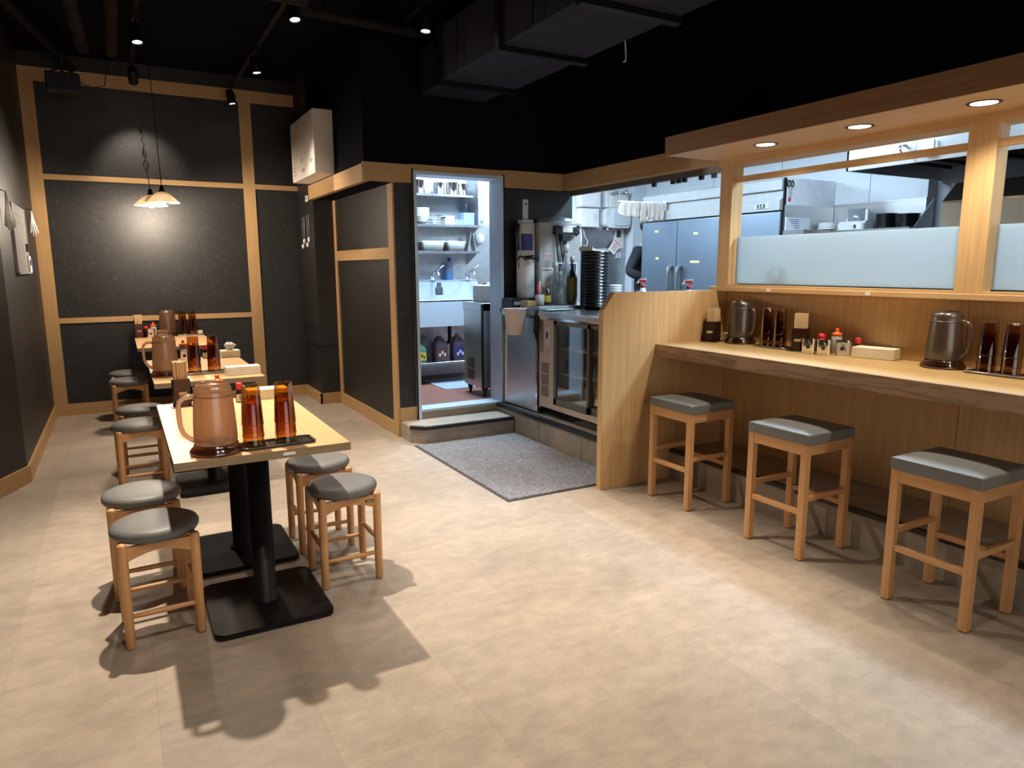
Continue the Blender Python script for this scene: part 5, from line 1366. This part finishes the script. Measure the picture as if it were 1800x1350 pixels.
t = thing('wire_basket', 'grey wire basket on the middle shelf beside the white bowls', 'basket', (2.990, 7.04, 1.8425))
bm = bmesh.new()
for i in range(7):
    tube(bm, [(-.055, -.06+i*.02, .10), (-.045, -.06+i*.02, .003), (.045, -.06+i*.02, .003), (.055, -.06+i*.02, .10)], .002, 5)
for z in (.02, .05, .10): tube(bm, [(a, b, z) for a, b in rrect(.11, .13, .01, 2)], .003, 5, closed=True)
part('wires', bm, M_FRAMEGR, t)
for (x, z, w, d, h, m, lab) in ((3.14, 1.8425, .10, .14, .09, M_WHITEPL, 'white lidded tub in the middle of the middle shelf'), (3.245, 1.8425, .12, .12, .055, M_BLUECONT, 'low pale blue container on the middle shelf'), (3.365, 1.8425, .12, .16, .13, M_BLUECONT, 'tall pale blue container against the shelf upright')):
    t = thing('plastic_container', lab, 'container', (x, 7.05, z))
    bm = bmesh.new(); box(bm, -w/2, -d/2, 0, w/2, d/2, h-.012, .005, 1); part('tub', bm, m, t)
    bm = bmesh.new(); box(bm, -w/2-.004, -d/2-.004, h-.012, w/2+.004, d/2+.004, h, .003, 1); part('lid', bm, m, t)
for (x, w, lab) in ((2.95, .27, 'white tub with wavy rim on the lowest shelf, nearer the door edge'), (3.222, .225, 'white tub with wavy rim on the lowest shelf, beside the leaning boards')):
    bm = bmesh.new(); z0 = 0; rs = []
    for (z, k) in ((0, .84), (.095, 1.0), (.105, 1.03), (.104, .97), (.012, .80)):
        rs.append([bm.verts.new((px*k, py*k, z+(.006*math.sin(px*60) if z > .09 else 0))) for px, py in rrect(w, .20, .03, 5)])
    for A, B in zip(rs, rs[1:]):
        for i in range(len(A)): bm.faces.new((A[i], A[(i+1) % len(A)], B[(i+1) % len(A)], B[i])).smooth = True
    bm.faces.new(rs[0]); bm.faces.new(rs[-1])
    single('plastic_tub', bm, M_WHITEPL, lab, 'tub', (x, 7.08, 1.5675), group='white tubs on the lowest shelf')
for dx, lab in ((0, 'thin steel rod of the folding stand leaning on the lowest shelf'), ):
    t = thing('folding_stand', 'open grey folding stand beside the white tubs', 'stand', (3.415, 7.06, 1.5675))
    for s in (-1, 1):
        bm = bmesh.new(); prism(bm, [(s*.05-.004, 0), (s*.05+.004, 0), (s*.01+.004, .20), (s*.01-.004, .20)], -.05, .05, 'xz'); part('leaf', bm, M_STEELD, t)
for z, lab in ((2.02, 'white ladle bowl hanging beside the shelf upright, upper one'), (1.79, 'white ladle bowl hanging beside the shelf upright, lower one')):
    t = thing('hanging_ladle', lab, 'ladle', (3.575, 7.15, z-.1), 0, 'white ladles by the shelf upright')
    bm = bmesh.new(); lathe(bm, [(0, -.035), (.03, -.030), (.055, -.01), (.065, .0), (.062, .004), (.05, -.006), (0, -.028)], 24, (0, 0, .02), ax='y'); part('bowl', bm, M_WHITEPL, t)
    bm = bmesh.new(); tube(bm, [(0, .02, .06), (0, .05, .12), (0, .075, .14)], .006, 8); part('handle', bm, M_WHITEPL, t)
t = thing('small_steel_fridge', 'low steel fridge on casters behind the door jamb', 'fridge', (3.19, 5.92, .2))
bm = bmesh.new(); box(bm, -.31, -.20, .085, .31, .20, .87, .003, 1); part('body', bm, M_STEEL, t)
bm = bmesh.new(); box(bm, -.318, -.20, .80, .315, .205, .872, .003, 1); part('top', bm, M_STEELH, t)
bm = bmesh.new(); box(bm, -.318, -.205, .085, -.300, -.185, .86); part('edge_strip', bm, M_BLKPL, t)
bm = bmesh.new()
for j in range(2):
    for i in range(12): cbox(bm, -.3115, .05, .15+j*.11+i*.0078, .002, .15, .0035)
part('vent_slots', bm, M_BLKPL, t)
for y in (-.16, .15):
    for x in (-.27, .27):
        bm = bmesh.new(); lathe(bm, [(0, 0), (.012, 0), (.014, .02), (.030, .085), (0, .085)], 16, (x, y, 0)); part('caster', bm, M_BLKPL, t)
t = thing('storage_bin', 'white lidless storage bin standing on the low steel fridge', 'bin', (3.08, 5.95, 1.0725))
bm = bmesh.new(); box(bm, -.13, -.11, 0, .13, .11, .16, .008, 2); part('bin_body', bm, M_WHITEPL, t)
bm = bmesh.new(); tube(bm, [(-.10, -.06, .165), (.08, -.02, .185), (.12, .05, .19)], .012, 8); tube(bm, [(-.05, .0, .17), (.12, -.05, .20)], .008, 8); part('utensils', bm, M_CHROME, t)
bm = bmesh.new(); box(bm, -.30, -.33, 0, .30, .33, .006)
single('kitchen_mat', bm, plain('blue_grey_mat', (.30, .36, .44), .4), 'blue-grey mat on the red-brown kitchen floor', 'mat', (3.05, 6.60, .2005))
# ------------------------------------------------------------------ cook, mostly hidden behind the fridge
def skin_body(name, joints, bones, mat, parent=None, lv=2):
    me = bpy.data.meshes.new(name); me.from_pydata([j[0] for j in joints], bones, []); me.materials.append(mat)
    o = bpy.data.objects.new(name, me); COL.objects.link(o)
    if parent: o.parent = parent
    sk = o.modifiers.new('skin', 'SKIN'); sk.use_smooth_shade = True
    for i, j in enumerate(joints):
        r = j[1]; me.skin_vertices[0].data[i].radius = (r, r) if not isinstance(r, tuple) else r
    me.skin_vertices[0].data[0].use_root = True
    sb = o.modifiers.new('smooth', 'SUBSURF'); sb.levels = lv; sb.render_levels = lv
    return o
t = thing('person', 'cook in black long-sleeved shirt, mostly hidden behind the large fridge, bent arm showing', 'person', (5.59, 6.68, .2), .25)
J = [((0, 0, .92), (.15, .11)), ((0, 0, 1.08), (.13, .10)), ((0, .01, 1.28), (.15, .11)), ((0, .01, 1.40), (.12, .09)), ((0, 0, 1.47), .055), ((0, -.01, 1.54), .055),
     ((0, -.02, 1.60), (.072, .09)), ((0, -.02, 1.68), (.076, .095)), ((0, -.015, 1.735), (.055, .07)),
     ((-.16, .01, 1.38), .060), ((-.335, .02, 1.13), .045), ((-.23, -.17, 1.06), .033), ((-.19, -.23, 1.06), (.020, .036)),
     ((.16, .01, 1.38), .060), ((.185, .04, 1.12), .045), ((.12, -.22, 1.05), .033), ((.08, -.27, 1.05), (.020, .036)),
     ((-.09, 0, .84), .085), ((-.10, -.01, .48), .055), ((-.10, .02, .09), .038), ((-.10, -.12, .035), .035),
     ((.09, 0, .84), .085), ((.10, -.01, .48), .055), ((.10, .02, .09), .038), ((.10, -.12, .035), .035)]
B = [(0, 1), (1, 2), (2, 3), (3, 4), (4, 5), (5, 6), (6, 7), (7, 8), (3, 9), (9, 10), (10, 11), (11, 12), (3, 13), (13, 14), (14, 15), (15, 16), (0, 17), (17, 18), (18, 19), (19, 20), (0, 21), (21, 22), (22, 23), (23, 24)]
body = skin_body('body', J, B, M_SKIN, t)
JS = [((0, 0, .78), (.20, .18)), ((0, 0, 1.08), (.16, .14)), ((0, .01, 1.28), (.175, .14)), ((0, .01, 1.41), (.125, .095)), ((-.165, .01, 1.385), .074), ((-.335, .02, 1.13), .066), ((-.25, -.13, 1.075), .050), ((.165, .01, 1.385), .074), ((.185, .04, 1.12), .062), ((.16, -.15, 1.065), .048)]
skin_body('shirt', JS, [(0, 1), (1, 2), (2, 3), (3, 4), (4, 5), (5, 6), (3, 7), (7, 8), (8, 9)], M_SHIRT, t)
JT = [((0, 0, .93), (.17, .17)), ((-.095, 0, .82), .12), ((-.10, -.01, .48), .072), ((-.10, .02, .10), .056), ((.095, 0, .82), .12), ((.10, -.01, .48), .072), ((.10, .02, .10), .056)]
skin_body('trousers', JT, [(0, 1), (1, 2), (2, 3), (0, 4), (4, 5), (5, 6)], M_SHIRT, t)
for sx in (-1, 1):
    bm = bmesh.new(); box(bm, sx*.10-.045, -.20, .001, sx*.10+.045, .07, .07, .025, 3); part('shoe', bm, M_BLKPL, t)
# hair and face
bm = bmesh.new(); bmesh.ops.create_uvsphere(bm, u_segments=24, v_segments=16, radius=1)
for v in list(bm.verts):
    if v.co.z < -.15 and v.co.y < .35: bm.verts.remove(v)
for v in bm.verts:
    v.co = Vector((v.co.x*.088, v.co.y*.108-.008, v.co.z*.105+1.685))
bmesh.ops.delete(bm, geom=[f for f in bm.faces if f.calc_center_median().y < -.075 and f.calc_center_median().z < 1.72], context='FACES')
o = part('hair', bm, M_HAIR, t, recalc=True); md = o.modifiers.new('thickness', 'SOLIDIFY'); md.thickness = .008
bm = bmesh.new()
for s in (-1, 1): bmesh.ops.create_uvsphere(bm, u_segments=12, v_segments=8, radius=.010, matrix=Matrix.Translation((s*.030, -.104, 1.655)))
part('eyes', bm, M_INK, t)
bm = bmesh.new(); prism(bm, [(-.010, 1.615), (.010, 1.615), (.004, 1.66), (-.004, 1.66)], -.125, -.10, 'xz'); part('nose', bm, M_SKIN, t)
bm = bmesh.new(); cbox(bm, 0, -.106, 1.588, .040, .008, .008, .003, 1); part('mouth', bm, plain('lip', (.40, .16, .13), .5), t)
bm = bmesh.new()
for s in (-1, 1): bmesh.ops.create_uvsphere(bm, u_segments=10, v_segments=8, radius=1, matrix=Matrix.Translation((s*.080, -.005, 1.645)) @ Matrix.Diagonal((.010, .018, .030, 1)))
part('ears', bm, M_SKIN, t)
# fingers: each its own tapered chain curled round the bottle
for s, wx, wy, wz in ((-1, -.185, -.255, 1.06), (1, .075, -.295, 1.05)):
    for k in range(4):
        bm = bmesh.new(); z = wz+.026-k*.017; L = (.9, 1.0, .95, .8)[k]
        tube(bm, [(wx, wy+.01, z), (wx-s*.012, wy-.03*L, z), (wx-s*.034, wy-.045*L, z-.002), (wx-s*.052, wy-.028*L, z-.004)], [.0095, .009, .0085, .007], 8); part('finger', bm, M_SKIN, t)
    bm = bmesh.new(); tube(bm, [(wx-s*.008, wy+.02, wz+.035), (wx-s*.030, wy+.005, wz+.045), (wx-s*.046, wy-.010, wz+.030)], [.011, .010, .008], 8); part('thumb', bm, M_SKIN, t)
bm = bmesh.new(); lathe(bm, [(0, -.05), (.02, -.05), (.022, -.04), (.022, .07), (.010, .09), (0, .09)], 16)
R0 = Matrix.Rotation(.25, 4, 'Z')
p = R0 @ Vector((-.16, -.28, 1.06))
single('dark_jar', bm, M_BLKPL, 'small dark jar held in the hand of the cook beside the fridge', 'jar', (5.59+p.x, 6.68+p.y, .2+p.z))

# ------------------------------------------------------------------ camera, world, view
F, PITCH, YAW, ROLL = 1230.28, .165969, .508306, -.003275
fw = Vector((math.sin(YAW)*math.cos(PITCH), math.cos(YAW)*math.cos(PITCH), -math.sin(PITCH)))
rt = Vector((math.cos(YAW), -math.sin(YAW), 0)); up = rt.cross(fw)
r2 = rt*math.cos(ROLL)+up*math.sin(ROLL); u2 = -rt*math.sin(ROLL)+up*math.cos(ROLL)
cam = bpy.data.cameras.new('camera'); co = bpy.data.objects.new('camera', cam); COL.objects.link(co)
cam.sensor_fit = 'HORIZONTAL'; cam.sensor_width = 36; cam.lens = 36*F/1800; cam.clip_start = .05; cam.clip_end = 60
M = Matrix((r2, u2, -fw)).transposed().to_4x4(); M.translation = Vector((0, 0, 1.40)); co.matrix_world = M
S.camera = co
w = bpy.data.worlds.new('world'); S.world = w; w.use_nodes = True
w.node_tree.nodes['Background'].inputs['Color'].default_value = (1.0, .90, .80, 1); w.node_tree.nodes['Background'].inputs['Strength'].default_value = 3.0  # warm background, raised as fill through the added entrance glazing
S.view_settings.view_transform = 'Standard'; S.view_settings.look = 'None'; S.view_settings.gamma = 1; S.view_settings.exposure = 0.0
S.view_settings.use_curve_mapping = False
S.cycles.transparent_max_bounces = 48; S.cycles.max_bounces = 12; S.cycles.diffuse_bounces = 5; S.cycles.transmission_bounces = 12
S.cycles.use_denoising = True; S.cycles.sample_clamp_indirect = 6
S.cycles.caustics_reflective = False; S.cycles.caustics_refractive = False
